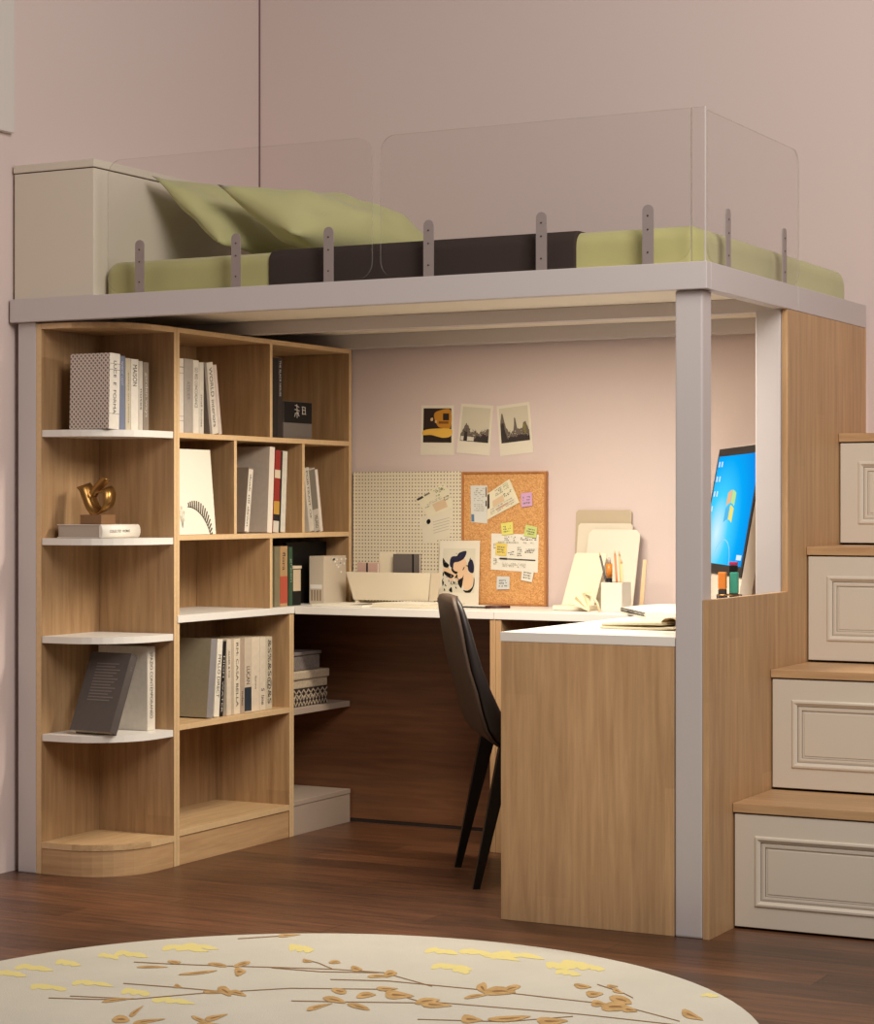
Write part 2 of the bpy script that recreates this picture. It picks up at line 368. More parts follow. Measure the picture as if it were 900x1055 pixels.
panels = [
 ('clear acrylic guard panel at the pillow end of the bed, held by three clips', 'X', -1.828, -.948, (1, 1, 1, 1), 2.09, (-1.712, -1.383, -1.082)),
 ('long clear acrylic guard panel along the dark blanket, ending at the corner post', 'X', -.922, -.028, (0, 1, 1, 1), 2.09, (-.772, -.440, -.142)),
 ('clear acrylic guard panel on the short right side of the bed, above the side rail', 'Y', .012, .734, (1, 0, 1, 1), 2.085, (.150, .596)),
]
for lab, ax, a0, a1, cs, zt, cl in panels:
    pts = rrect(a0, a1, H+.004, zt, .045, corners=cs)
    base = ((a0+a1)/2, -.008, H) if ax == 'X' else (.006, (a0+a1)/2, H)
    t = thing('bed_guard', lab, 'guard panel', base, group=None)
    g = M()
    if ax == 'X': g.poly([(a, -.010, z) for a, z in pts], (0, .006, 0), glass_m, edge_m)
    else: g.poly([(.010, a, z) for a, z in pts], (-.006, 0, 0), glass_m, edge_m)
    g.build('panel', t)
    for c in cl:
        k = M(); clip(k, ax, c, -.0148 if ax == 'X' else .0148); kk = k.build('clip', t)
        for zq in (1.732, 1.79, 1.825):
            s_ = M(); screws(s_, ax, c, -.0149 if ax == 'X' else .0149, zq); sub(s_, 'screw_head', kk)
t = thing('guard_corner_strip', 'narrow clear acrylic corner strip joining the two guard panels above the front post', 'guard strip', (-.008, -.01, H))
g = M(); g.poly([(-.026, -.0105, H+.001), (.010, -.0105, H+.001), (.010, -.0105, 2.09), (-.026, -.0105, 2.09)], (0, .006, 0), glass_m, edge_m)
g.box(-.0275, -.0262, -.012, -.004, H+.001, 2.09, edge_m); g.box(.0102, .0109, -.012, -.004, H+.001, 2.09, mat('frosted strip edge', srgb(205, 198, 192), .3))
g.build('strip', t)

# ------------------------------------------------------------------ notched side panel
sp_t = thing('cut_out_panel', 'tall oak side panel with a stepped cut-out, fixed outside the grey posts beside the stairs', 'panel', (.01, .68, 0))
M().poly([(.0005, y, z) for y, z in ((0, 0), (1.352, 0), (1.352, HB-.001), (.610, HB-.001), (.610, .852), (0, .852))], (.0175, 0, 0), oak).build('board', sp_t)

# ------------------------------------------------------------------ stairs with drawers
st = thing('storage_staircase', 'storage staircase of oak treads over cream drawers rising beside the bed', 'stairs', (.3, .7, 0))
steps = [(.171, .324, .299, .004, .471), (.467, .648, .625, .328, .783), (.775, .974, .949, .652, 1.079), (1.075, 1.302, 1.276, .978, 1.37)]
X0, X1 = .0195, .62
for (y, zt, zb, z0, yb) in steps:
    tr = M().box(X0, X1+.004, y-.004, yb, zb+.001, zt, oak_x, .0015).build('tread', st)
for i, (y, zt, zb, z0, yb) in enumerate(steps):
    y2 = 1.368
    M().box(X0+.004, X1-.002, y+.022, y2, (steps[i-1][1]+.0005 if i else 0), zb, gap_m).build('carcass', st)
def drawer(y, z0, z1):
    x0, x1 = X0+.003, X1-.004
    z0 += .002; z1 -= .003
    m = M(); d = m
    fw = .060
    def frame(xa, xb, za, zb, ya, xc, xd, zc, zd, yb_, mt_):
        o_ = [(xa, ya, za), (xb, ya, za), (xb, ya, zb), (xa, ya, zb)]; i_ = [(xc, yb_, zc), (xd, yb_, zc), (xd, yb_, zd), (xc, yb_, zd)]
        for k in range(4): m.face([o_[k], o_[(k+1) % 4], i_[(k+1) % 4], i_[k]], mt_)
    # slab around, back and sides
    m.box(x0, x1, y+.010, y+.020, z0, z1, cream_m)
    seq = [(0, y+.0115), (0, y+.0015), (.0015, y), (fw-.006, y), (fw-.003, y-.004), (fw+.002, y-.0045), (fw+.006, y-.001), (fw+.010, y+.0015), (fw+.0102, y+.0045), (fw+.016, y+.003), (fw+.022, y+.0035), (fw+.0225, y+.0065), (fw+.027, y+.0065), (fw+.0285, y+.005)]
    for k, ((a, ya), (b, yb_)) in enumerate(zip(seq, seq[1:])):
        mt_ = glaze_m if k in (7, 10) else cream_m
        frame(x0+a, x1-a, z0+a, z1-a, ya, x0+b, x1-b, z0+b, z1-b, yb_, mt_)
    a = seq[-1][0]; yp = seq[-1][1]
    m.face([(x0+a, yp, z0+a), (x1-a, yp, z0+a), (x1-a, yp, z1-a), (x0+a, yp, z1-a)], cream_m)
    return m
for (y, zt, zb, z0, yb) in steps: drawer(y, z0, zb).build('drawer', st)

# ------------------------------------------------------------------ corner shelf unit
K = -1.799; XB = -2.077
cu_ = thing('corner_shelf', 'rounded oak corner shelf unit with white shelves at the left end of the bookcase', 'shelf unit', (-1.94, .15, 0))
M().box(-2.096, XB, .0015, .2995, 0, 1.628, oak, .001).build('side_panel', cu_)
M().box(XB+.0005, K, .2855, .2995, 0, 1.628, oak, .001).build('back_panel', cu_)
def qshape(ins=0, r=.2):
    x1 = K-ins; y0 = .002+ins
    pts = [(XB+.0005, .285), (XB+.0005, y0)]
    pts += [(x1-r+r*math.sin(math.radians(a)), y0+r-r*math.cos(math.radians(a))) for a in range(0, 91, 9)]
    pts += [(x1, .285)]; return pts
M().poly([(x, y, 1.612) for x, y in qshape()], (0, 0, .016), oak_y).build('top', cu_)
for zt in (1.313, .993, .703, .413):
    tag(M().poly([(x, y, zt-.020) for x, y in qshape(.003)], (0, 0, .020), white_m).build('shelf', cu_), 'white rounded shelf')
tag(M().poly([(x, y, .076) for x, y in qshape()], (0, 0, .018), oak_y).build('shelf', cu_), 'oak bottom shelf')
M().poly([(x, y, .0) for x, y in qshape(.002)], (0, 0, .0755), oak_x).build('plinth', cu_)

# ------------------------------------------------------------------ bookcase
bc = thing('bookcase', 'tall oak bookcase with staggered compartments standing along the left wall', 'bookcase', (-1.95, .83, 0))
M().box(XB-.008, K, .3003, .3148, 0, 1.628, oak, .001).build('side_panel', bc)
M().box(XB-.008, K, 1.337, 1.3545, .7575, 1.628, oak, .001).build('side_panel', bc)
M().box(XB-.008, K, .9470, .9605, 0, .7345, oak, .001).build('side_panel', bc)
M().box(XB-.008, K, .961, .9745, 0, .7345, oak, .001).build('side_panel', bc)
M().box(XB-.02, XB-.0085, .3003, 1.3545, 0, 1.628, oak).build('back_panel', bc)
def sh(y0, y1, z0, z1, m=oak_y, name='shelf', x=K): return M().box(XB-.008, x-.0005, y0, y1, z0, z1, m, .0008).build(name, bc)
sh(.315, 1.3368, 1.613, 1.628, name='top')
sh(.315, 1.3368, 1.295, 1.311); sh(.315, 1.3368, .984, 1.000)
sh(.315, .9468, .409, .426); sh(.315, .9468, .088, .106)
tag(sh(.302, .9745, .7350, .7572, white_m, 'counter', K+.004), 'white counter board')
sh(.9745, 1.3368, .7350, .7572, white_m, 'counter', K)
sh(.315, .9468, 0, .0875, oak_y, 'plinth', K-.003)
for y in (.828,): M().box(XB-.008, K-.0008, y, y+.0155, 1.3113, 1.6128, oak, .0008).build('divider', bc)
for y in (.617, 1.029): M().box(XB-.008, K-.0008, y, y+.0155, 1.0003, 1.2948, oak, .0008).build('divider', bc)
M().box(XB-.008, K-.0008, .828, .8435, .7575, .9838, oak, .0008).build('divider', bc)
dim_m = mat('white board darkened for shade', srgb(176, 156, 138), .55)  # whitish boards, with under-desk shade mixed into the colour
tag(M().box(XB-.008, K-.001, .975, 1.345, .398, .418, dim_m, .001).build('shelf', bc), 'pale shelf under the desk')
tag(M().box(XB-.008, K-.001, .975, 1.345, 0.0, .098, dim_m, .001).build('plinth', bc), 'pale box plinth under the desk')
tag(M().box(XB-.008, K+.001, .975, 1.345, .0985, .114, dim_m, .001).build('shelf', bc), 'pale bottom board under the desk')

for o_ in list(bc.children)+list(cu_.children):
    me = o_.data
    if len(me.materials) == 1 and me.materials[0] in (oak, oak_y) and not o_.name.startswith('plinth'):
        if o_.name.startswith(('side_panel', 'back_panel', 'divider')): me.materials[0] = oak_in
        me.materials.append(edge_oak)
        for p_ in me.polygons:
            c_x = p_.center.x+o_.parent.location.x
            if (p_.normal.x > .9 and c_x > K-.004) or (p_.normal.y < -.9 and p_.center.y+o_.parent.location.y < .004): p_.material_index = 1
    elif o_.name.startswith('plinth') and me.materials[0] in (oak_x, oak_y): me.materials[0] = oak_h
# ------------------------------------------------------------------ desks
dk = thing('desk', 'long white-topped desk along the back wall with a shade-darkened panelled back', 'desk', (-1.3, 1.16, 0))
tag(M().box(K+.0045, -1.0655, .975, 1.350, .7325, .7572, white_m, .0015).build('desktop', dk), 'white desktop')
tag(M().box(-1.0645, -.0755, .975, 1.350, .7325, .7572, white_m, .0015).build('desktop', dk), 'white desktop, right section')
M().box(-1.08, -1.061, .978, 1.330, 0, .732, oak, .001).build('side_panel', dk)
M().box(-1.060, -1.041, .978, 1.330, 0, .732, oak, .001).build('side_panel', dk)
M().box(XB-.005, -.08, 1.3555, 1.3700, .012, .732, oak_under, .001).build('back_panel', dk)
M().box(XB, -.08, 1.3565, 1.3695, 0, .0115, gap_m).build('shadow_gap', dk)
pn = thing('side_desk', 'white-topped side desk with an oak end panel standing against the front grey post', 'desk', (-.32, .49, 0))
tag(M().box(-.566, -.0755, .0, .9745, .7325, .7572, white_m, .0015).build('desktop', pn), 'white desktop')
M().box(-.564, -.0765, .001, .020, 0, .732, oak, .001).build('end_panel', pn)

# ------------------------------------------------------------------ books
def book(label, group, x, y, z, t, h, d, col, lean=0, rot=0, title=None, tcol=None, tz=(.15, .8), tw=.5, cover=None, bands=(), cat='book', tilt=0, wrap=None, name='book', soft=False):
    a = math.radians(lean)
    up = t*math.sin(a) if a > 0 else 0
    r = thing(name, label, cat, (x, y, z+up+.0008), (-a, math.radians(tilt), math.radians(rot)), group)
    cm = cover or mat('cover %d %d %d' % col, srgb(*col), .6, noise=.05, nscale=60)
    m = M(); b = .0018
    m.box(-d, 0, 0, b, 0, h, cm); m.box(-d, 0, t-b, t, 0, h, cm); m.box(-b, .0006, b, t-b, 0, h, cm, .0006)
    e = .0010
    for (z0, z1, c2) in bands:
        m.box(-.0002, e-.0002, .0003, t-.0003, h*z0, h*z1, mat('band %d %d %d' % c2, srgb(*c2), .6))
    if title:
        tm = mat('title %d %d %d' % (tcol or (50, 42, 40)), srgb(*(tcol or (50, 42, 40))), .6)
        m.text(title, tm, (e+.0002, t*(.5-tw/2), h*tz[1]), (0, 0, -1), (0, 1, 0), h*(tz[1]-tz[0]), t*tw)
    m.build('cover', r, world=False)
    p = M(); p.box(-d+.004, -b-.0002, b+.0001, t-b-.0001, .003, h-.003, page_m); p.build('pages', r, world=False)
    return r
W = (222, 214, 200)
XS = -1.825
# --- corner unit, top shelf
g = 'books on the top corner shelf'
dotc = dots_material('grey dotted cloth cover', srgb(206, 190, 176), srgb(120, 106, 98), 95, .33)
z = 1.313
book('book with grey dotted cover and white spine, leftmost on the top corner shelf', g, -1.860, .040, z, .050, .223, .143, W, 1.5, title='LUCE  E  FORMA', tz=(.2, .9), tw=.28, cover=None, bands=((.86, .865, (90, 80, 76)), (.78, .785, (90, 80, 76)), (.2, .205, (90, 80, 76))))
# its dotted front board is a sub-look of the cover
def cover_face(bk, m_):
    o = bk.children[0]
    o.data.materials.append(m_); k = len(o.data.materials)-1
    n = 0
    for p in o.data.polygons:
        if p.normal.y < -.9 and abs(p.center.y) < .001 and p.area > .01: p.material_index = k
cover_face([o for o in bpy.data.objects if o.get('group') == g][-1], dotc)
book('slate blue book on the top corner shelf', g, -1.866, .097, z, .032, .219, .13, (112, 118, 138), 0, title='NORDIC LIGHT', tcol=(190, 190, 200), tz=(.6, .92), tw=.35)
book('beige book right of the slate blue one on the top corner shelf', g, -1.866, .131, z, .025, .214, .13, (196, 184, 160), 0, title='essays on rooms', tz=(.1, .8), tw=.3, tcol=(130, 120, 100))
book('white book with dark upright lettering on the top corner shelf', g, -1.866, .158, z, .038, .213, .13, (226, 218, 204), 0, title='MAISON', tz=(.62, .92), tw=.55)
book('thin pale grey book on the top corner shelf', g, -1.866, .198, z, .020, .209, .13, (204, 194, 180), 0, title='notes', tz=(.3, .6), tw=.4)
book('mottled grey book at the right end of the top corner shelf', g, -1.866, .220, z, .029, .207, .13, (142, 128, 114), 0, title='garden ways', tz=(.2, .85), tw=.5, tcol=(210, 200, 185))
# --- corner unit, second shelf: lying book and sculpture
lb = thing('book', 'thick pale book lying flat under the brass sculpture', 'book', (-1.975, .15, .9938))
m = M(); cg = mat('pale lying cover', srgb(214, 202, 188), .5)
m.box(-2.052, -1.896, .045, .235, .9938, .9965, cg); m.box(-2.052, -1.896, .045, .235, 1.031, 1.0337, cg)
m.ring_loft([[(-1.896+.010*math.cos(a), yy, 1.01375+.0198*math.sin(a)) for a in [math.radians(q) for q in range(-90, 91, 20)]]+[(-1.899, yy, 1.0330), (-1.899, yy, .9945)] for yy in (.045, .235)], mat('white spine', srgb(232, 224, 210), .5))
m.text('COLLECTED  WORKS', ink_m, (-1.8855, .08, 1.010), (0, 1, 0), (0, 0, 1), .10, .008)
m.build('cover', lb); M().box(-2.048, -1.900, .047, .233, .9968, 1.0307, mat('greyish page block', srgb(176, 162, 148), .8)).build('pages', lb)
sc_ = thing('sculpture', 'small brass knot sculpture on a brown block, standing on the lying book', 'sculpture', (-1.955, .13, 1.034))
M().box(-1.998, -1.920, .085, .155, 1.0342, 1.0625, walnut_m, .002).build('plinth', sc_)
def ribbon(path, w, th, m_):
    """flat band following a closed/open list of (centre, width direction)"""
    rings = []
    n = len(path)
    for i, (c, wd) in enumerate(path):
        c = Vector(c); wd = Vector(wd).normalized(); t_ = (Vector(path[min(i+1, n-1)][0])-Vector(path[max(i-1, 0)][0])).normalized(); nn = t_.cross(wd).normalized()
        rings.append([c+wd*w/2+nn*th/2, c-wd*w/2+nn*th/2, c-wd*w/2-nn*th/2, c+wd*w/2-nn*th/2])
    q = M(); q.ring_loft(rings, m_); return q
sp_pts = [(-2.012, .120, 1.150), (-2.003, .120, 1.142), (-1.992, .120, 1.118), (-1.978, .120, 1.088), (-1.958, .120, 1.070), (-1.936, .120, 1.074), (-1.920, .121, 1.094), (-1.917, .122, 1.120), (-1.928, .122, 1.138), (-1.946, .120, 1.134)]
def smooth3(P_, n=5):
    out = []
    for i_ in range(len(P_)-1):
        p = [Vector(P_[max(0, i_-1)]), Vector(P_[i_]), Vector(P_[i_+1]), Vector(P_[min(len(P_)-1, i_+2)])]
        for k in range(n):
            t_ = k/n; out.append(.5*((2*p[1])+(-p[0]+p[2])*t_+(2*p[0]-5*p[1]+4*p[2]-p[3])*t_*t_+(-p[0]+3*p[1]-3*p[2]+p[3])*t_**3))
    return out+[Vector(P_[-1])]
sm_ = smooth3(sp_pts)
ribbon([(tuple(p), (.45-.3*i_/len(sm_), 1, .35)) for i_, p in enumerate(sm_)], .046, .005, brass_m).build('ring', sc_)
sm_ = smooth3([(-1.972, .112, 1.120), (-1.960, .114, 1.138), (-1.944, .116, 1.154), (-1.926, .118, 1.170)])
ribbon([(tuple(p), (.75, .5, -.55)) for p in sm_], .026, .006, brass_m).build('band', sc_)
# --- corner unit, fourth shelf
g = 'books on the lowest white corner shelf'
book('tall white book with dark upright letters behind the leaning grey book', g, -1.852, .222, .413, .040, .252, .180, (214, 204, 188), 0, title='SPAZIO CONTEMPORANEO', tz=(.14, .93), tw=.34)
r = book('dark grey book with a block of pale print, leaning back on the white book', g, -1.850, .032, .413, .032, .246, .152, (84, 76, 72), 24, rot=-3, title='A B', tz=(.8, .85), tw=.3, tcol=(120, 112, 106))
m = M(); tm = mat('pale cover print', srgb(118, 108, 102), .6)
for k in range(13): m.box(-.118, -.118+.082+.012*math.sin(k*2.1), -.0006, -.0001, .095+k*.0095, .0985+k*.0095, tm)
q = m.build('cover_print', r, world=False)
# --- bookcase row 1
g = 'books in the top left bookcase compartment'; z = 1.311
def cell(items, g, z, x=XS):
    for it in items:
        lab, y, t, h, col = it[:5]; kw = it[5] if len(it) > 5 else {}
        book(lab, g, kw.pop('x', x), y, z, t, h, kw.pop('d', .15), col, **kw)
cell([
 ('white book with fine grey bands, leftmost in the top left compartment', .318, .055, .227, (224, 214, 200), dict(bands=((.88, .89, (120, 110, 104)), (.8, .805, (120, 110, 104)), (.22, .225, (120, 110, 104)), (.16, .165, (120, 110, 104))))),
 ('grey marbled book in the top left compartment', .374, .050, .228, (168, 158, 148), dict(title='ATELIER', tz=(.45, .7), tw=.3, tcol=(120, 112, 106))),
 ('white book lettered in heavy black down the spine in the top left compartment', .425, .031, .226, (226, 218, 204), dict(title='GO RED CONCORDANCE', tz=(.35, .9), tw=.5)),
 ('slim white book beside the dark gap in the top left compartment', .457, .026, .221, (214, 206, 192), dict(title='small houses', tz=(.1, .55), tw=.35)),
 ('thin grey book leaning left in the top left compartment', .518, .013, .222, (150, 140, 130), dict(lean=-8.5)),
 ('white book with dark script leaning left in the top left compartment', .532, .034, .224, (222, 212, 198), dict(lean=-8.5, title='WORLD interiors', tz=(.1, .93), tw=.5)),
 ('thin pale pink book leaning left, outermost in the top left compartment', .567, .019, .219, (208, 192, 180), dict(lean=-8.5)),
], g, z)
g = 'dark books in the top right bookcase compartment'
cell([
 ('black book against the divider in the top right compartment', .846, .066, .262, (24, 18, 16)),
 ('dark brown book with white spine lettering in the top right compartment', .913, .033, .262, (44, 34, 30), dict(title='THE BLACK HOUSE', tcol=(220, 210, 198), tz=(.52, .97), tw=.3)),
], g, z)
t = thing('gift_book', 'short black and grey book box with white brush lettering in the top right compartment', 'book', (-1.87, 1.04, z))
m = M(); kg = mat('grey book box', srgb(112, 104, 98), .6)
m.box(-1.89, XS, .951, 1.132, z+.0008, z+.052, kg, .001); m.box(-1.89, XS+.0004, .9508, 1.1322, z+.0525, z+.124, black_m, .001)
m.build('box', t)
m = M(); tm = mat('white brush print', srgb(196, 188, 178), .6)
m.text('光', tm, (XS+.001, 1.03, z+.07), (0, 1, 0), (0, 0, 1), .03, .04) if False else None
for (y0, z0, y1, z1) in ((1.022, .112, 1.048, .106), (1.034, .116, 1.036, .070), (1.020, .098, 1.050, .094), (1.022, .084, 1.046, .088), (1.024, .084, 1.020, .074), (1.040, .086, 1.048, .076), (1.066, .108, 1.090, .106), (1.068, .098, 1.088, .096), (1.070, .108, 1.070, .084), (1.086, .106, 1.088, .084), (1.068, .084, 1.092, .084)):
    m.tube([(XS+.0008, y0, z+z0), (XS+.0008, (y0+y1)/2+.001, z+(z0+z1)/2+.001), (XS+.0008, y1, z+z1)], .0016, tm, 6)
m.build('lettering', t)
# --- bookcase row 2
z = 1.000
t = thing('art_print', 'white mounted art print with a dark fern frond, leaning in the middle left compartment', 'picture', (-1.83, .42, z))
def leanx(y, h, off=0, x0=-1.812, k=.085): return (x0-h*k+off, y, z+.001+h)
m = M(); m.hexa([leanx(.318, 0, -.006), leanx(.318, 0), leanx(.532, 0), leanx(.532, 0, -.006), leanx(.318, .262, -.006), leanx(.318, .262), leanx(.532, .262), leanx(.532, .262, -.006)], paper_m); m.build('board', t)
m = M()
def strip3(m, pts, w, mm_, f):
    """thin flat stroke in a 2D plane mapped by f(a, b)"""
    for (a0, b0), (a1, b1) in zip(pts, pts[1:]):
        dx, dy = a1-a0, b1-b0; l = math.hypot(dx, dy) or 1; nx, ny = -dy/l*w/2, dx/l*w/2
        m.face([f(a0+nx, b0+ny), f(a1+nx, b1+ny), f(a1-nx, b1-ny), f(a0-nx, b0-ny)], mm_)
f2 = lambda a, b: leanx(a, b, .0006)
arc = [(.385+.12*math.sin(math.radians(q)), -.035+.12*math.cos(math.radians(q))) for q in range(0, 76, 5)]
strip3(m, [(a, b) for a, b in arc], .003, ink_m, f2)
for i, (a, b) in enumerate(arc[1:]):
    q = math.radians(5*(i+1)); L_ = .014+.02*math.sin(i*.22)
    strip3(m, [(a, b), (a+L_*math.sin(q-.4), b+L_*math.cos(q-.4))], .0065, mat('fern brown ink', srgb(84, 74, 56), .7), f2)
for (a, b) in ((.34, .07), (.352, .082), (.364, .068), (.345, .052), (.36, .045)):
    strip3(m, [(.352, .02), (a, b)], .0012, mat('fern brown ink', srgb(84, 74, 56), .7), f2)
    m.face([f2(a+.006*math.cos(q), b+.006*math.sin(q)) for q in [k*math.pi/4 for k in range(8)]], mat('pale flower ink', srgb(206, 196, 170), .8))
m.build('drawing', t)
g = 'books in the middle bookcase compartment'
cell([
 ('grey brown book with a worn white spine leaning right in the middle compartment', .714, .026, .210, (140, 122, 106), dict(lean=7.5, d=.17, bands=((.02, .98, (220, 210, 194)),), title='dusk till dawn', tz=(.1, .9), tw=.4)),
 ('large pale grey book, widest in the middle compartment', .850, .030, .280, (190, 176, 162), dict(lean=3.5, d=.22, bands=((.0, 1, (236, 224, 208)),))),
 ('red book with yellow and black bands in the middle compartment', .886, .034, .270, (150, 40, 30), dict(lean=3.5, bands=((.66, .76, (222, 206, 176)), (.22, .38, (196, 150, 60)), (.14, .22, (28, 20, 20)), (0, .14, (214, 206, 190))))),
 ('slim black book between the red and the white book in the middle compartment', .921, .010, .268, (30, 22, 20), dict(lean=3.5)),
 ('white book at the right end of the middle compartment', .932, .029, .268, (216, 210, 196), dict(lean=3.5)),
], g, z)
g = 'books leaning in the middle right bookcase compartment'
cell([
 ('cream book with a lettered spine leaning left in the middle right compartment', 1.117, .031, .216, (206, 196, 180), dict(lean=-10, title='PORTRAIT OF', tz=(.2, .95), tw=.35)),
 ('book with grey upper spine between two pale books in the middle right compartment', 1.149, .038, .214, (186, 176, 162), dict(lean=-10, bands=((.35, .98, (120, 112, 100)),), title='MILANO', tz=(.05, .25), tw=.5)),
 ('slim white book, outermost in the middle right compartment', 1.188, .018, .212, (228, 216, 204), dict(lean=-10)),
], g, z)
# --- bookcase row 3, right compartment (on the counter)
g = 'small books standing on the counter by the desk'; z = .7572
cell([
 ('olive grey book next to the divider above the counter', .896, .032, .198, (122, 112, 84)),
 ('tan book with a red patch on its lower spine above the counter', .930, .046, .198, (176, 140, 96), dict(bands=((.05, .5, (176, 74, 52)),), title='flora', tz=(.6, .9), tw=.4)),
 ('dark green book above the counter', .984, .024, .195, (44, 74, 52), dict(title='green', tz=(.4, .8), tw=.5, tcol=(140, 160, 130))),
], g, z)
t = thing('folder', 'large black folder standing at the back above the counter', 'folder', (-1.894, 1.2, z))
M().box(-1.90, -1.888, 1.07, 1.334, z+.001, z+.208, black_m, .001).build('folder_board', t)
t = thing('storage_tin', 'small beige tin with a black lower half between green book and magazine holder', 'tin', (-1.86, 1.035, z))
m = M(); m.box(-1.90, XS, 1.010, 1.062, z+.0008, z+.046, black_m, .002); m.box(-1.90, XS, 1.010, 1.062, z+.0465, z+.122, mat('beige tin', srgb(196, 176, 146), .5), .002); m.build('body', t)
M().box(-1.902, XS+.002, 1.008, 1.064, z+.1225, z+.132, mat('beige tin lid', srgb(210, 192, 164), .5), .001).build('lid', t)
t = thing('magazine_holder', 'beige magazine holder printed with pale leaves, standing at the left end of the desk', 'magazine holder', (-1.80, 1.22, z))
kg = mat('beige holder card', srgb(202, 186, 164), .7)
m = M(); m.box(-1.846, -1.788, 1.150, 1.298, z+.0008, z+.162, kg, .0015); m.build('box', t)
m = M(); lw = mat('pale leaf print', srgb(236, 228, 214), .7)
for k in range(16):
    yy = 1.20+.09*random.random(); zz = z+.155-.075*random.random()*((yy-1.19)/.1)
    m.face([(-1.7876, yy, zz), (-1.7876, yy+.006, zz+.003), (-1.7876, yy+.014, zz-.001), (-1.7876, yy+.006, zz-.006)], lw)
m.build('leaf_print', t)
m = M(); m.box(-1.842, -1.796, 1.1488, 1.1496, z+.052, z+.066, lw)
for k in range(4): m.box(-1.838+k*.011, -1.832+k*.011, 1.1488, 1.1496, z+.012, z+.048, mat('brown label bars', srgb(150, 128, 100), .7))
m.build('label', t)
# --- low shelf
g = 'books on the low bookcase shelf'; z = .426
for it in [
 ('grey olive book with a blue grey spine, leftmost and leaning on the low shelf', .498, .034, .246, (150, 138, 112), dict(lean=6.3, d=.165, bands=((0, 1, (140, 134, 132)),))),
 ('white book with heavy black title leaning right on the low shelf', .540, .029, .243, (230, 220, 200), dict(lean=5.2, title='MYLLO DIRECT', tz=(.25, .8), tw=.55)),
 ('narrow black book with pale lettering leaning right on the low shelf', .572, .019, .236, (26, 20, 18), dict(lean=4.8, title='HIGH WATER', tcol=(214, 204, 188), tz=(.05, .8), tw=.4)),
 ('cream book with small dark notes, first upright one on the low shelf', .613, .024, .240, (214, 198, 174), dict(title='ALDER & CO', tz=(.5, .85), tw=.35)),
 ('beige book with a dark top panel on the low shelf', .637, .016, .239, (190, 172, 148), dict()),
 ('cream book with stencilled letters on the low shelf', .654, .036, .239, (222, 206, 180), dict(title='RM: CASA BELLA', tz=(.1, .95), tw=.35)),
 ('thin brown beige book on the low shelf', .691, .024, .234, (176, 154, 132), dict(title='index', tz=(.1, .3), tw=.4)),
 ('book with a dark photo at the foot of its spine on the low shelf', .716, .040, .238, (204, 186, 162), dict(bands=((.02, .34, (44, 52, 60)),), title='LUCAN', tz=(.38, .62), tw=.5)),
 ('plain cream book with tiny title on the low shelf', .758, .046, .238, (222, 204, 178), dict(title='forms', tz=(.3, .48), tw=.22)),
 ('cream book with a line drawing on its spine on the low shelf', .806, .036, .236, (218, 202, 178), dict(title='S  line', tz=(.08, .3), tw=.5)),
 ('book with black leaf pattern spine, rightmost on the low shelf', .843, .038, .236, (200, 186, 160), dict(title='&S%&S@&S', tz=(.08, .96), tw=.7)),
]:
    lab, y, t, h, col, kw = it; book(lab, g, XS, y, z, t, h, kw.pop('d', .15), col, **kw)

# --- baskets under the desk
def zig(m, x, y0, y1, z0, z1, n, mm_, w):
    f = lambda a, b: (x, a, b)
    for ph in (0, 1):
        pts = [(y0+(y1-y0)*k/n, z0 if (k+ph) % 2 else z1) for k in range(n+1)]; strip3(m, pts, w, mm_, f)
t = thing('storage_basket', 'woven basket with black zigzag pattern on the pale shelf under the desk', 'basket', (-1.92, 1.11, .418))
kb = mat('dark woven band', srgb(44, 32, 28), .8, bump=.4, bscale=300); kl = mat('cream weave', srgb(196, 176, 148), .85, bump=.5, bscale=260, noise=.15, nscale=120)
M().box(-2.04, -1.826, .985, 1.236, .4185, .478, kb, .004).build('patterned_band', t)
M().box(-2.04, -1.826, .985, 1.236, .4785, .508, kl, .004).build('body', t)
M().box(-2.046, -1.820, .980, 1.242, .5085, .537, kl, .005).build('lid', t)
m = M(); zig(m, -1.8252, .988, 1.233, .448, .474, 8, kl, .005); zig(m, -1.8250, .988, 1.233, .420, .456, 12, kl, .004); m.build('zigzag_pattern', t)
t = thing('storage_basket', 'small grey woven box stacked on top of the zigzag basket', 'basket', (-1.92, 1.09, .537))
M().box(-2.03, -1.83, .985, 1.195, .5375, .588, mat('grey weave', srgb(128, 116, 108), .85, bump=.5, bscale=260, noise=.2, nscale=150), .006).build('body', t)
M().box(-2.034, -1.826, .981, 1.199, .5885, .600, MATS['grey weave'], .003).build('lid', t)

# ------------------------------------------------------------------ things on the back wall
Wl = WY-.0005
def P2(y): return lambda a, b: (a, y, b)
t = tag(M().box(-1.794, -1.3735, 1.356, 1.368, .7580, 1.205, peg_m, .001).build('pegboard', at=(-1.58, 1.362, .758)), 'cream perforated pegboard standing on the desk next to the bookcase', 'pegboard')
t = thing('cork_board', 'framed cork board standing on the desk right of the pegboard', 'cork board', (-1.215, 1.362, .758))
M().box(-1.366, -1.066, 1.358, 1.368, .764, 1.197, cork_m).build('cork_sheet', t)
fm = wood('cork board frame', srgb(168, 108, 58), srgb(190, 130, 76), 'Z', .5, .5, .02)
m = M()
m.box(-1.372, -1.0595, 1.352, 1.369, 1.197, 1.203, fm); m.box(-1.372, -1.0595, 1.352, 1.369, .758, .764, fm)
m.box(-1.372, -1.366, 1.352, 1.369, .764, 1.197, fm); m.box(-1.066, -1.0595, 1.352, 1.369, .764, 1.197, fm); m.build('frame', t)

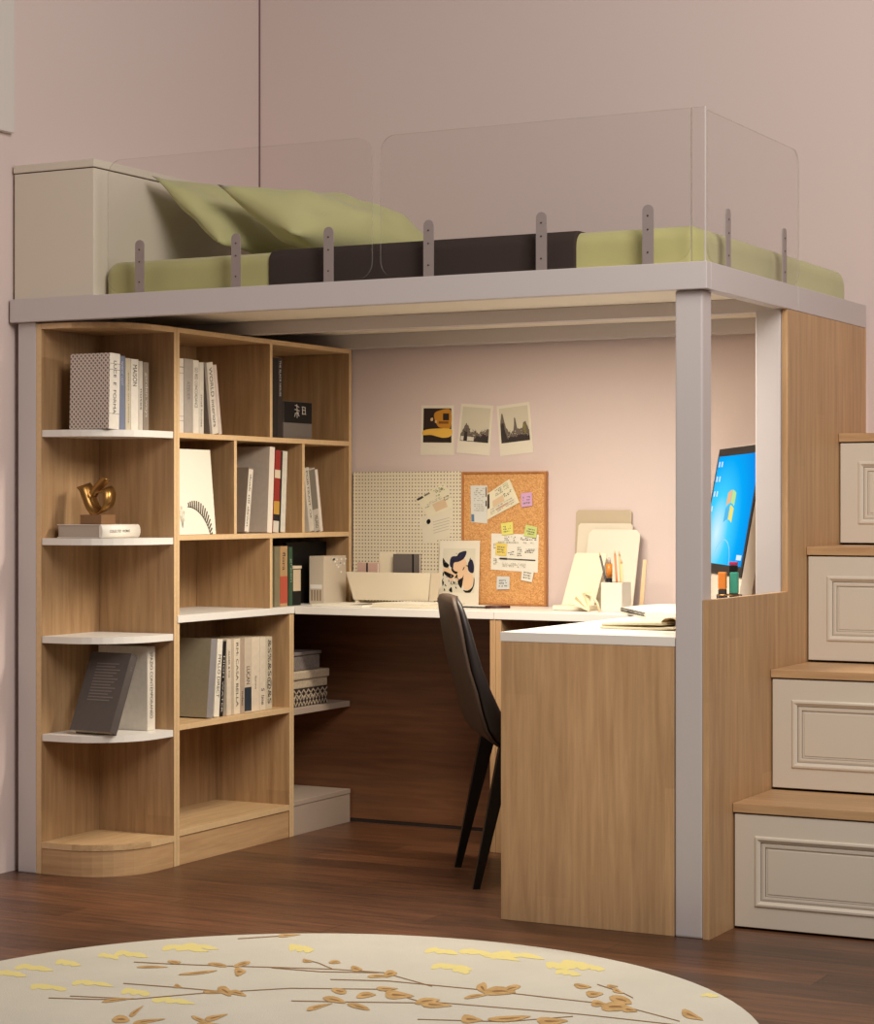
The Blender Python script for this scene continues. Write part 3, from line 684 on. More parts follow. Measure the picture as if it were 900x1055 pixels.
def quad(c, u, v):  # bilinear inside 4 corners (tl, tr, br, bl)
    tl, tr, br, bl = [Vector((p[0], 0, p[1])) for p in c]
    return (tl*(1-u)+tr*u)*(1-v)+(bl*(1-u)+br*u)*v
def sheet(name, label, cat, c, y, m_, marks=(), th=.0008, group=None):
    """thin sheet against the wall plane; marks are ((u, v) list, material) drawn on it"""
    ctr = Vector((sum(p[0] for p in c)/4, y, sum(p[1] for p in c)/4))
    m = M(); m.poly([(p[0], y, p[1]) for p in c], (0, -th, 0), m_)
    for k, (pts, mm_) in enumerate(marks):
        yy = y-th-.00012*(k//3+1) if False else y-th-.0002-.00002*k
        m.face([(q.x, yy, q.z) for q in [quad(c, u, v) for u, v in pts]], mm_)
    o = m.build(name, at=tuple(ctr)); return tag(o, label, cat, group)
def R(u0, v0, u1, v1): return [(u0, v0), (u1, v0), (u1, v1), (u0, v1)]
def blob(pts, n=5):
    out = []; N_ = len(pts)
    for i in range(N_):
        p0, p1, p2, p3 = pts[i-1], pts[i], pts[(i+1) % N_], pts[(i+2) % N_]
        for k in range(n):
            t_ = k/n
            out.append(tuple(.5*((2*p1[j])+(-p0[j]+p2[j])*t_+(2*p0[j]-5*p1[j]+4*p2[j]-p3[j])*t_*t_+(-p0[j]+3*p1[j]-3*p2[j]+p3[j])*t_**3) for j in (0, 1)))
    return out
c_ = lambda n_, *rgb: mat(n_, srgb(*rgb), .75)
gy = c_('pencil grey', 120, 112, 100); lg = c_('light grey print', 176, 170, 156); tanp = c_('tan watercolour', 214, 186, 150)
grn = c_('green note print', 140, 150, 96)
def scrib(u0, v0, u1, v1, nx, ny, mm_, seed=1, dens=.8):
    rd = random.Random(seed); out = []
    for j in range(ny):
        u = u0
        while u < u1:
            w_ = (u1-u0)/nx*rd.uniform(.4, 1.3)
            if rd.random() < dens: out.append((R(u, v0+(v1-v0)*(j+.2)/ny, min(u1, u+w_*.7), v0+(v1-v0)*(j+rd.uniform(.45, .85))/ny), mm_))
            u += w_
    return out
# pegboard papers
sheet('pinned_paper', 'cream map sheet with grey sketches pinned slanting on the pegboard', 'paper', [(-1.548, 1.112), (-1.435, 1.168), (-1.402, 1.085), (-1.500, 1.050)], 1.3559, mat('old cream paper', srgb(226, 216, 186), .8),
 [(R(.02, .02, .22, .12), ink_m), (R(.27, .02, .45, .10), gy), (R(.35, .55, .8, .9), tanp)]+scrib(.58, .04, .92, .36, 4, 4, grn, 3)+scrib(.62, .1, .85, .3, 3, 3, ink_m, 4, .5)+scrib(.78, .48, .98, .64, 2, 3, gy, 5)+scrib(.1, .45, .28, .68, 2, 3, gy, 6)+scrib(.3, .4, .75, .52, 7, 2, lg, 7))
sheet('pinned_paper', 'pale letter with a round black seal pinned on the pegboard', 'paper', [(-1.530, 1.052), (-1.412, 1.080), (-1.416, .985), (-1.520, .958)], 1.3559, mat('pale letter paper', srgb(222, 212, 188), .8), th=.0004, marks=
 [(blob([(.25+.07*math.cos(a), .25+.09*math.sin(a)) for a in [k*math.pi/4 for k in range(8)]], 2), black_m)]+[(R(.4, .3+.1*k, .95, .32+.1*k), lg) for k in range(5)])
# cork board papers
sheet('pinned_paper', 'grey white receipt with a blue corner pinned at the top left of the cork board', 'paper', [(-1.340, 1.157), (-1.278, 1.157), (-1.278, 1.030), (-1.338, 1.034)], 1.3572, mat('receipt paper', srgb(214, 212, 202), .8),
 [(R(.02, .78, .2, .98), c_('blue corner', 92, 122, 150)), (R(.9, .05, .98, .3), gy), (R(.9, .4, .98, .55), ink_m)]+scrib(.2, .06, .84, .7, 4, 12, lg, 17, .6))
sheet('pinned_paper', 'slanted cream ticket with sketches pinned beside the receipt on the cork board', 'paper', [(-1.275, 1.130), (-1.195, 1.178), (-1.158, 1.100), (-1.277, 1.042)], 1.3556, MATS['old cream paper'],
 [(R(.0, .05, .08, .6), ink_m), (R(.2, .4, .6, .65), tanp), (R(.3, .76, .7, .84), c_('pale rose print', 206, 160, 134))]+scrib(.33, .06, .62, .32, 4, 4, gy, 13)+scrib(.68, .04, .88, .3, 3, 4, grn, 14)+scrib(.62, .38, .92, .54, 4, 3, ink_m, 15)+scrib(.12, .66, .9, .94, 9, 3, lg, 16))
def note(label, c, m_, marks=(), y=1.3545):
    sheet('sticky_note', label, 'sticky note', c, y, m_, scrib(.18, .22, .82, .85, 5, 3, gy, len(label)), group='sticky notes on the cork board')
note('pink sticky note on the cork board', [(-1.152, 1.130), (-1.112, 1.134), (-1.110, 1.089), (-1.150, 1.084)], c_('pink note', 206, 160, 196))
note('yellow sticky note at the top edge of the big sheet on the cork board', [(-1.226, 1.030), (-1.183, 1.036), (-1.180, .995), (-1.222, .991)], c_('yellow note', 222, 214, 110))
note('green sticky note at the top right corner of the big sheet on the cork board', [(-1.134, 1.027), (-1.092, 1.018), (-1.096, .982), (-1.142, .990)], c_('green note', 196, 206, 124))
sheet('pinned_paper', 'large white sheet with black lettered sketches pinned in the middle of the cork board', 'paper', [(-1.262, .997), (-1.088, .994), (-1.092, .868), (-1.264, .876)], 1.3572, mat('white drawing paper', srgb(228, 222, 206), .8),
 scrib(.28, .06, .52, .2, 6, 3, gy, 3)+scrib(.62, .08, .96, .17, 8, 2, ink_m, 4)+scrib(.05, .28, .12, .42, 2, 3, gy, 5)+scrib(.36, .46, .5, .58, 3, 3, ink_m, 6)+scrib(.56, .34, .66, .6, 3, 5, gy, 7)+scrib(.72, .38, .93, .5, 5, 3, ink_m, 8)+[(R(.18, .665, .95, .695), ink_m), (R(.2, .655, .35, .705), ink_m)]+scrib(.06, .68, .14, .86, 2, 4, gy, 9)+scrib(.25, .78, .75, .9, 14, 3, lg, 10)+scrib(.15, .2, .9, .26, 16, 1, lg, 11))
note('orange yellow sticky note stuck on the left of the big sheet on the cork board', [(-1.245, .966), (-1.203, .962), (-1.206, .922), (-1.246, .926)], c_('orange yellow note', 226, 200, 96), y=1.3548)
note('white sticky note at the lower right corner of the big sheet on the cork board', [(-1.147, .884), (-1.103, .877), (-1.112, .836), (-1.152, .843)], c_('white note', 224, 220, 206), y=1.3546)
note('pale blue sticky note alone below the big sheet on the cork board', [(-1.240, .854), (-1.194, .854), (-1.194, .812), (-1.242, .810)], c_('pale blue note', 206, 208, 204))

# instant photos
def polaroid(label, c, pic, marks):
    t = thing('instant_photo', label, 'photo', ((c[0][0]+c[2][0])/2, Wl, c[2][1]), group='instant photos on the back wall')
    m = M(); m.poly([(p[0], Wl, p[1]) for p in c], (0, -.0012, 0), mat('instant photo border', srgb(226, 216, 196), .5)); m.build('border', t)
    m = M(); y = Wl-.0014
    pc = [quad(c, u, v) for u, v in ((.07, .06), (.93, .06), (.93, .75), (.07, .75))]; pc2 = [(q.x, q.z) for q in pc]
    m.face([(q[0], y, q[1]) for q in pc2], pic)
    for k, (pts, mm_) in enumerate(marks):
        m.face([(q.x, y-.0001*(k+1), q.z) for q in [quad(pc2, u, v) for u, v in pts]], mm_)
    m.build('picture', t)
am = c_('amber', 190, 128, 30); am2 = c_('bright amber', 226, 176, 70); dkb = c_('night brown', 38, 20, 12)
polaroid('instant photo of a glowing amber night scene, leftmost on the wall', [(-1.534, 1.431), (-1.411, 1.428), (-1.410, 1.260), (-1.538, 1.262)], dkb,
 [(blob([(.38, .18), (.6, .06), (.97, .05), (.97, .55), (.7, .58), (.5, .5)]), am), (R(.7, .15, .92, .35), dkb), (blob([(0, .66), (.3, .6), (.97, .6), (.98, .8), (.7, .86), (.3, .78), (0, .78)]), am2), (R(.55, .38, .9, .45), c_('dark amber', 120, 70, 16)), (blob([(.26, .3), (.34, .28), (.34, .36), (.27, .37)]), c_('lamp pale', 210, 170, 120)), (blob([(.42, .36), (.48, .35), (.48, .42), (.42, .42)]), MATS['lamp pale'])])
sky = c_('faded sky', 206, 196, 172); tr1 = c_('grey trees', 110, 96, 84); tr2 = c_('dark trees', 52, 42, 38); snow = c_('pale field', 216, 208, 190)
def jag(keys, seed, amp=.03, n=46, base=1.0):
    rd = random.Random(seed); pts = [(keys[0][0], base)]
    for k in range(n+1):
        u = keys[0][0]+(keys[-1][0]-keys[0][0])*k/n
        for (a0, b0), (a1, b1) in zip(keys, keys[1:]):
            if a0 <= u <= a1+1e-9: v = b0+(b1-b0)*(u-a0)/max(1e-6, a1-a0); break
        pts.append((u, min(.99, v+rd.uniform(-amp, amp))))
    return pts+[(keys[-1][0], base)]
def specks(seed, u0, v0, u1, v1, n, mm_, r=.03):
    rd = random.Random(seed); out = []
    for _ in range(n):
        u, v = rd.uniform(u0, u1), rd.uniform(v0, v1); out.append((R(u, v, min(1, u+r*rd.uniform(.4, 1)), min(.99, v+r*rd.uniform(.4, 1))), mm_))
    return out
polaroid('instant photo of bare trees by a pale field, in the middle of the three', [(-1.383, 1.434), (-1.262, 1.424), (-1.276, 1.256), (-1.400, 1.268)], sky,
 [(jag([(0, .8), (.10, .66), (.16, .48), (.26, .52), (.33, .72), (.5, .68), (.66, .74), (.74, .64), (.84, .7), (.93, .6), (1, .62)], 3, .035), tr1), (R(.02, .86, .48, .98), snow), (jag([(.5, .92), (.58, .8), (.7, .86), (.8, .74), (1, .82)], 5), tr2), (jag([(.12, .9), (.14, .72), (.24, .72), (.25, .9)], 6, .02, 12), tr2)]+specks(4, .05, .6, .95, .85, 26, tr2, .035)+specks(5, .35, .66, .9, .8, 16, MATS['faded sky'], .03))
polaroid('instant photo of tall pointed trees, rightmost on the wall', [(-1.250, 1.422), (-1.128, 1.434), (-1.114, 1.266), (-1.236, 1.254)], sky,
 [(jag([(0, .5), (.05, .22), (.1, .12), (.14, .34), (.2, .6), (.34, .74), (.46, .64), (.5, .32), (.54, .34), (.58, .62), (.76, .66), (.8, .48), (.9, .44), (.97, .66), (1, .7)], 7, .035), tr1), (jag([(.0, .8), (.03, .45), (.12, .42), (.16, .72), (.22, .86)], 8, .03, 20), tr2), (jag([(.2, .95), (.3, .84), (.5, .86), (.7, .8), (1, .86)], 9), tr2), (R(.80, .52, .88, .8), c_('olive tree', 130, 120, 60))]+specks(11, .2, .66, .98, .9, 34, tr2, .035)+specks(12, .25, .68, .95, .85, 18, snow, .025))

# leaning art card
t = thing('art_card', 'white card with an abstract navy, peach and black print leaning below the pegboard edge', 'picture', (-1.38, 1.33, .758))
AC = [(-1.452, .9715), (-1.301, .9725), (-1.299, .7582), (-1.452, .7582)]
def yl(z_): return 1.333+(z_-.758)*.075
m = M(); m.hexa([(-1.452, yl(.758), .7582), (-1.299, yl(.758), .7582), (-1.299, yl(.758)+.002, .7582), (-1.452, yl(.758)+.002, .7582), (-1.452, yl(.9715), .9715), (-1.301, yl(.9725), .9725), (-1.301, yl(.9725)+.002, .9725), (-1.452, yl(.9715)+.002, .9715)], mat('card white', srgb(226, 216, 196), .6)); m.build('card', t)
m = M(); pcq = [(-1.438, .946), (-1.316, .946), (-1.316, .798), (-1.438, .798)]
pe = c_('peach', 224, 188, 150); nv = c_('navy', 24, 22, 52); bg = c_('print ground', 214, 206, 184)
arts = [(R(0, 0, 1, 1), bg),
 (blob([(.3, .3), (.6, .2), (.75, .35), (.78, .6), (.65, .85), (.4, .7), (.3, .5)]), pe), (blob([(.02, .48), (.2, .45), (.34, .6), (.3, .75), (.1, .6)]), pe), (blob([(.72, .62), (.9, .55), (.96, .75), (.85, .93), (.68, .9)]), pe),
 (blob([(.22, .38), (.26, .2), (.45, .17), (.5, .1), (.72, .06), (.66, .22), (.5, .3), (.35, .33), (.32, .45)]), nv), (blob([(.8, .3), (.9, .25), (.97, .4), (.95, .55), (.82, .52), (.78, .42)]), nv),
 (blob([(.0, .22), (.08, .3), (.2, .38), (.14, .44), (.02, .4)]), black_m), (blob([(.05, .52), (.2, .56), (.36, .62), (.26, .68), (.08, .6)]), black_m), (blob([(.3, .42), (.36, .5), (.48, .54), (.4, .58), (.28, .5)]), black_m),
 (blob([(.5, .72), (.62, .66), (.66, .6), (.64, .75), (.6, .9), (.5, .8)]), black_m), (blob([(.66, .94), (.8, .95), (.95, .85), (.98, .65), (1.0, .8), (.9, .98), (.75, 1.0)]), black_m), (blob([(0, .72), (.06, .78), (.02, .86)]), black_m), (blob([(.22, .95), (.3, .88), (.32, 1.0)]), black_m), (blob([(.34, .74), (.4, .78), (.36, .82)]), black_m)]
rd_ = random.Random(21)
for k in range(26):
    u, v = rd_.uniform(.02, .55), rd_.uniform(.55, .97); a_, b_, g2 = rd_.uniform(.015, .06), rd_.uniform(.008, .02), rd_.uniform(0, 3.1)
    if k > 15: u, v = rd_.uniform(.05, .95), rd_.uniform(.04, .5)
    arts.append((blob([(u+a_*math.cos(q)*math.cos(g2)-b_*math.sin(q)*math.sin(g2), v+a_*math.cos(q)*math.sin(g2)+b_*math.sin(q)*math.cos(g2)) for q in (0, 1.2, 2.4, 3.6, 5)], 3), (black_m, c_('mauve print', 150, 130, 150))[k % 4 == 3]))
for k, (pts, mm_) in enumerate(arts):
    q_ = [quad(pcq, min(1, max(0, u)), min(1, max(0, v))) for u, v in pts]; m.face([(q.x, yl(q.z)-.0004-.00006*k, q.z) for q in q_], mm_)
m.build('print', t)

# ------------------------------------------------------------------ desk tray with notebooks
t = thing('desk_tray', 'cream tapered letter tray on small feet in front of the pegboard', 'tray', (-1.57, 1.24, .757))
tm = mat('cream tray metal', srgb(226, 212, 186), .5)
m = M()
yf, yb = 1.215, 1.272; zb, zt = .772, .866
bt = [(-1.712, zb), (-1.424, zb)]; tp = [(-1.735, zt), (-1.408, zt)]
th = .003
m.hexa([(bt[0][0], yf, zb), (bt[1][0], yf, zb), (bt[1][0], yf+th, zb), (bt[0][0], yf+th, zb), (tp[0][0], yf-.012, zt), (tp[1][0], yf-.012, zt), (tp[1][0], yf-.012+th, zt), (tp[0][0], yf-.012+th, zt)], tm)
m.hexa([(bt[0][0], yb, zb), (bt[1][0], yb, zb), (bt[1][0], yb+th, zb), (bt[0][0], yb+th, zb), (tp[0][0], yb, zt), (tp[1][0], yb, zt), (tp[1][0], yb+th, zt), (tp[0][0], yb+th, zt)], tm)
for i, s_ in ((0, 1), (1, -1)):
    m.hexa([(bt[i][0], yf, zb), (bt[i][0]+s_*th, yf, zb), (bt[i][0]+s_*th, yb, zb), (bt[i][0], yb, zb), (tp[i][0], yf-.012, zt), (tp[i][0]+s_*th, yf-.012, zt), (tp[i][0]+s_*th, yb, zt), (tp[i][0], yb, zt)], tm)
m.box(bt[0][0], bt[1][0], yf, yb, zb, zb+th, tm); m.build('tray_body', t)
for x in (-1.70, -1.44):
    for y in (1.223, 1.262): M().box(x-.006, x+.006, y-.006, y+.006, .7575, .7718, tm).build('foot', t)
def notebook(label, x0, x1, y, z0, z1, col, band=None, group='notebooks standing in the letter tray', t_=.014):
    n = thing('notebook', label, 'notebook', ((x0+x1)/2, y, z0), group=group)
    k = mat('notebook %d %d %d' % col, srgb(*col), .6)
    q = M(); q.box(x0, x1, y, y+.002, z0, z1, k, .0008); q.box(x0, x1, y+t_-.002, y+t_, z0, z1, k, .0008); q.box(x0, x0+.002, y+.002, y+t_-.002, z0, z1, k); q.build('cover', n)
    M().box(x0+.0025, x1-.002, y+.0022, y+t_-.0022, z0+.002, z1-.002, page_m).build('pages', n)
    if band: M().box(band-.003, band+.003, y-.0008, y-.0001, z0, z1, black_m).build('elastic_band', n)
notebook('dusty pink notebook with a dark band standing at the left of the tray', -1.706, -1.628, 1.232, .7755, .897, (196, 160, 146), -1.668)
notebook('cream notebook standing between the pink and the grey one in the tray', -1.632, -1.574, 1.252, .7755, .935, (222, 208, 180))
notebook('dark grey notebook with a black elastic band standing at the right of the tray', -1.568, -1.468, 1.232, .7755, .928, (96, 86, 80), -1.492)
# pad behind, tall pale one
# papers and thin things on the long desk
def flat(name, label, cat, pts, z0, th, m_, extra=None, group=None):
    ctr = (sum(p[0] for p in pts)/len(pts), sum(p[1] for p in pts)/len(pts), z0)
    t = thing(name, label, cat, ctr, group=group)
    M().poly([(x, y, z0+.0006) for x, y in pts], (0, 0, th), m_).build('sheets', t); return t
ZD = .7572
t = flat('magazine', 'white magazine lying open at the left end of the long desk', 'magazine', [(-1.765, 1.03), (-1.56, 1.01), (-1.56, 1.19), (-1.745, 1.20)], ZD, .006, paper_m)
M().poly([(x, y, ZD+.0069) for x, y in ((-1.62, 1.03), (-1.565, 1.03), (-1.565, 1.16), (-1.62, 1.16))], (0, 0, .0003), gy).build('printed_picture', t)
t = flat('sketchbook', 'thick cream sketchbook lying on the desk behind the chair', 'sketchbook', [(-1.545, 1.05), (-1.30, 1.04), (-1.28, 1.20), (-1.50, 1.205)], ZD, .012, mat('cream sketch cover', srgb(214, 202, 176), .7))
M().poly([(x, y, ZD+.0128) for x, y in ((-1.54, 1.055), (-1.35, 1.045), (-1.33, 1.19), (-1.50, 1.20))], (0, 0, .002), paper_m).build('loose_sheet', t)
t = flat('notepad', 'slim dark notepad lying on the desk in front of the cork board', 'notepad', [(-1.30, 1.16), (-1.17, 1.145), (-1.16, 1.20), (-1.29, 1.215)], ZD, .004, ink_m)
M().poly([(x, y, ZD+.0048) for x, y in ((-1.298, 1.165), (-1.19, 1.152), (-1.182, 1.198), (-1.288, 1.21))], (0, 0, .003), paper_m).build('paper_block', t)
t = thing('pen', 'dark red pen lying beside the notepad on the long desk', 'pen', (-1.14, 1.165, ZD))
M().tube([(-1.175, 1.135, ZD+.005), (-1.105, 1.175, ZD+.005)], .0042, mat('dark red pen', srgb(70, 26, 20), .4), 8).build('barrel', t)

# ------------------------------------------------------------------ boards and folders at the right of the back desk
def board(label, x0, x1, z1, y0, y1, col, dx=0, th=.004, name='folder', z0=ZD+.0008, cat='folder', r=.008):
    t = thing(name, label, cat, ((x0+x1)/2, y0, ZD), group='pale folders leaning on the back wall')
    k = mat('board %d %d %d' % col, srgb(*col), .7); m = M()
    pts = [(x0, 0), (x1, 0), (x1+dx, z1-z0-r), (x1+dx-r, z1-z0), (x0+dx+r, z1-z0), (x0+dx, z1-z0-r)]
    f = lambda x, h, o: (x, y0+(y1-y0)*h/(z1-z0)+o, z0+h)
    a = [f(x, h, 0) for x, h in pts]; m.poly(a, (0, th, 0), k); m.build('board', t); return t
board('tall greyish beige folder at the very back against the wall', -.962, -.766, 1.075, 1.352, 1.364, (188, 170, 142), dx=.006)
board('cream folder in front of the tall beige folder', -.956, -.764, 1.032, 1.338, 1.354, (218, 206, 184), dx=.012)
board('large pale folder with rounded corners right behind the pencil cup', -.912, -.732, 1.012, 1.300, 1.340, (226, 214, 194), dx=0.012, r=.014)
board('cream clipboard leaning left of the pencil cup', -.953, -.840, .936, 1.235, 1.298, (228, 216, 190), dx=.022, r=.005)
t = thing('book', 'flat cream book lying at the foot of the cream clipboard', 'book', (-.87, 1.17, ZD))
M().box(-.930, -.815, 1.12, 1.225, ZD+.0006, ZD+.016, mat('flat cream cover', srgb(222, 208, 178), .6), .002).build('cover', t)
M().box(-.927, -.817, 1.1185, 1.1198, ZD+.003, ZD+.0135, page_m).build('pages', t)
# paper fan
t = thing('paper_fan', 'small folded cream paper fan standing open before the pencil cup', 'paper fan', (-.845, 1.095, ZD))
pf = mat('folded cream paper', srgb(226, 208, 168), .7)
m = M(); n = 9
for k in range(n):
    a0, a1 = math.radians(25+105*k/n), math.radians(25+105*(k+1)/n); r_ = .085
    ya = 1.085+(.012 if k % 2 else 0); yb_ = 1.085+(0 if k % 2 else .012)
    p0 = (-.775-r_*math.cos(a0)*1.0, ya, ZD+.001+r_*math.sin(a0)*.75) ; p1 = (-.775-r_*math.cos(a1)*1.0, yb_, ZD+.001+r_*math.sin(a1)*.75)
    if k < 5: m.poly([(-.79, 1.09, ZD+.001), p0, p1], (0, .0008, 0), pf)
m.tube([(-.80, 1.085, ZD+.058), (-.775, 1.08, ZD+.05), (-.757, 1.078, ZD+.03), (-.748, 1.078, ZD+.003)], .004, pf, 6)
m.build('fan_paper', t)
# cup with pencils
t = thing('pencil_cup', 'square white pencil cup on the back desk', 'cup', (-.725, 1.15, ZD))
cw = mat('matt white cup', srgb(226, 214, 196), .5); m = M()
x0, x1, y0, y1, z0, z1 = -.762, -.692, 1.12, 1.195, ZD+.0008, ZD+.092
m.box(x0, x1, y0, y0+.003, z0, z1, cw); m.box(x0, x1, y1-.003, y1, z0, z1, cw); m.box(x0, x0+.003, y0+.003, y1-.003, z0, z1, cw); m.box(x1-.003, x1, y0+.003, y1-.003, z0, z1, cw); m.box(x0+.003, x1-.003, y0+.003, y1-.003, z0, z0+.003, cw)
m.build('cup_body', t)
def pencil(label, p0, p1, r_, col, tip, group='pencils in the white cup', name='pencil', tipcol=(206, 170, 120)):
    q = thing(name, label, name, p0, group=group); p0, p1 = Vector(p0), Vector(p1); d = (p1-p0); e = p1-d.normalized()*tip
    M().tube([p0, e], r_, mat('barrel %d %d %d' % col, srgb(*col), .5), 6).build('barrel', q)
    M().tube([e, p1], r_, mat('tip %d %d %d' % tipcol, srgb(*tipcol), .6), 6, r2=.0006 if name == 'pencil' else r_*.8).build('tip', q)
zc = ZD+.0075
pencil('dark grey pencil leaning far left in the white cup', (-.741, 1.16, zc), (-.781, 1.15, ZD+.186), .0035, (84, 78, 74), .012)
pencil('orange pencil in the middle of the white cup', (-.722, 1.165, zc), (-.733, 1.16, ZD+.192), .0038, (206, 130, 84), .016)
pencil('light wooden pencil leaning left in the white cup', (-.708, 1.165, zc), (-.718, 1.16, ZD+.190), .0038, (218, 178, 126), .016)
pencil('pale yellow pencil at the right of the white cup', (-.701, 1.15, zc), (-.706, 1.15, ZD+.165), .0035, (226, 196, 140), .014)
q = thing('marker_pen', 'thick orange marker with black end standing in the white cup', 'marker', (-.748, 1.15, zc), group=None)
M().tube([(-.748, 1.152, zc), (-.748, 1.152, ZD+.105)], .0095, black_m, 12).build('cap', q); M().tube([(-.748, 1.152, ZD+.106), (-.748, 1.152, ZD+.150)], .0098, mat('orange marker', srgb(206, 124, 40), .4), 12).build('barrel', q)
M().tube([(-.748, 1.152, ZD+.1505), (-.748, 1.152, ZD+.170)], .005, mat('tip grey', srgb(180, 170, 160), .4), 10, r2=.003).build('tip', q)
q = thing('ruler', 'narrow light wooden ruler leaning upright behind the pencil cup', 'ruler', (-.67, 1.27, ZD))
m = M(); m.hexa([(-.690, 1.252, ZD+.001), (-.676, 1.252, ZD+.001), (-.676, 1.255, ZD+.001), (-.690, 1.255, ZD+.001), (-.684, 1.275, ZD+.160), (-.672, 1.275, ZD+.160), (-.672, 1.278, ZD+.160), (-.684, 1.278, ZD+.160)], mat('light ruler wood', srgb(222, 188, 146), .6)); m.build('blade', q)

# ------------------------------------------------------------------ things on the side desk
# spiral sketch pad
t = thing('spiral_pad', 'white spiral sketch pad with black wire binding lying slanted on the side desk', 'sketch pad', (-.50, .98, ZD))
A = Vector((-.664, 1.051, 0)); B = Vector((-.467, .767, 0)); n_ = Vector((.82, .57, 0)).normalized(); Wd = .19
def padpt(s, w, h): 
    p = A.lerp(B, s)+n_*w*Wd; return (p.x, p.y, ZD+.0008+h)
m = M()
def top_(u, v): return padpt(u, v, .018+.014*math.sin(v*math.pi*.8)*(0.6+.4*math.sin(u*5)))
def bot_(u, v): return padpt(u, v, 0.0)
m.grid(top_, 10, 10, paper_m); m.grid(bot_, 10, 10, paper_m)
for a in range(10):
    for v in (0, 1): m.face([bot_(a/10, v), bot_((a+1)/10, v), top_((a+1)/10, v), top_(a/10, v)], paper_m)
    for u in (0, 1): m.face([bot_(u, a/10), bot_(u, (a+1)/10), top_(u, (a+1)/10), top_(u, a/10)], paper_m)
m.build('sheets', t)
m = M()
for k in range(20):
    s = (k+.5)/20; c = Vector(padpt(s, 0.0, .012)); d = (B-A).normalized()
    m.tube([c+n_*math.cos(q)*.0045+Vector((0, 0, math.sin(q)*.0055)) for q in [math.radians(z_) for z_ in range(0, 331, 30)]], .0013, black_m, 5)
m.build('wire_binding', t)
# cream magazine with a rolled page
t = thing('magazine', 'cream magazine with its right page curling up at the front of the side desk', 'magazine', (-.26, .43, ZD))
m = M(); mc = mat('cream magazine paper', srgb(224, 212, 178), .7)
ang = math.radians(-4)
def rot2(x, y): 
    cx0, cy0 = -.40, .30; dx, dy = x-cx0-.002, y-cy0; return (cx0+dx*math.cos(ang)-dy*math.sin(ang), cy0+dx*math.sin(ang)+dy*math.cos(ang))
def prof(x0, x1, y0, y1, fn, th_, mm_):
    n = 18; rings = []
    for k in range(n+1):
        x = x0+(x1-x0)*k/n; zz = fn(k/n)
        a_ = rot2(x, y0); b_ = rot2(x, y1)
        rings.append([(a_[0], a_[1], ZD+.0008+zz), (b_[0], b_[1], ZD+.0008+zz), (b_[0], b_[1], ZD+.0008+zz+th_), (a_[0], a_[1], ZD+.0008+zz+th_)])
    m.ring_loft(rings, mm_)
prof(-.385, -.165, .255, .56, lambda u: 0.0+.004*max(0, u-.7)/.3, .006, mc)
prof(-.383, -.20, .26, .555, lambda u: .0068+.006*math.sin(u*math.pi*.5), .008, mc)
m.build('lower_pages', t)
m = M(); curl = []
for k in range(15):
    q = math.radians(200-22*k); curl.append((-.185+.026*math.cos(q)*(1-k*.02), .018+.013*math.sin(q)))
rings = []
for (x, zz) in curl:
    a_ = rot2(x, .27); b_ = rot2(x, .545); rings.append([(a_[0], a_[1], ZD+.002+zz), (b_[0], b_[1], ZD+.002+zz), (b_[0], b_[1], ZD+.0035+zz), (a_[0], a_[1], ZD+.0035+zz)])
m.ring_loft(rings[:12], mat('printed page', srgb(206, 182, 140), .7, noise=.3, nscale=50)); m.build('curled_page', t)
t = flat('paper_stack', 'stack of white sheets between the spiral pad and the front post', 'papers', [(-.36, .61), (-.20, .57), (-.185, .66), (-.30, .80)], ZD, .028, paper_m)

# ------------------------------------------------------------------ monitor
def view_pt(r_, z_, h): return Vector((CAM.x+r_*cp-z_*sp, CAM.y+r_*sp+z_*cp, h))
near = Vector((-.160, .671, 0)); dirv = Vector((-.518, .855, 0)).normalized(); Wm = .66
ax_z = math.atan2(dirv.y, dirv.x)      # local +x runs from near to far end
mon = thing('computer', 'all-in-one computer with a bright blue desktop screen on the side desk', 'computer', (near.x, near.y, ZD), (0, 0, ax_z))
# local frame: x along the screen (near -> far), y: +y is to the left of dirv = screen side
TL = math.tan(math.radians(10)); zb0 = .865-ZD-.02
def mp(x, y, h):  # point on the tilted slab; h measured along height
    return (x, y-(h)*TL, h)
m = M(); zl, zh = .05, .51
sh_ = mat('beige computer shell', srgb(208, 196, 180), .4)
m.hexa([mp(0, -.035, zl), mp(Wm, -.035, zl), mp(Wm, 0, zl), mp(0, 0, zl), mp(0, -.035, zh), mp(Wm, -.035, zh), mp(Wm, 0, zh), mp(0, 0, zh)], sh_); m.build('shell', mon, world=False)
m = M(); h0, h1 = .128, .508
m.hexa([mp(.001, .0002, h0), mp(Wm-.001, .0002, h0), mp(Wm-.001, .004, h0), mp(.001, .004, h0), mp(.001, .0002, h1), mp(Wm-.001, .0002, h1), mp(Wm-.001, .004, h1), mp(.001, .004, h1)], black_m); bez = m.build('bezel', mon, world=False)
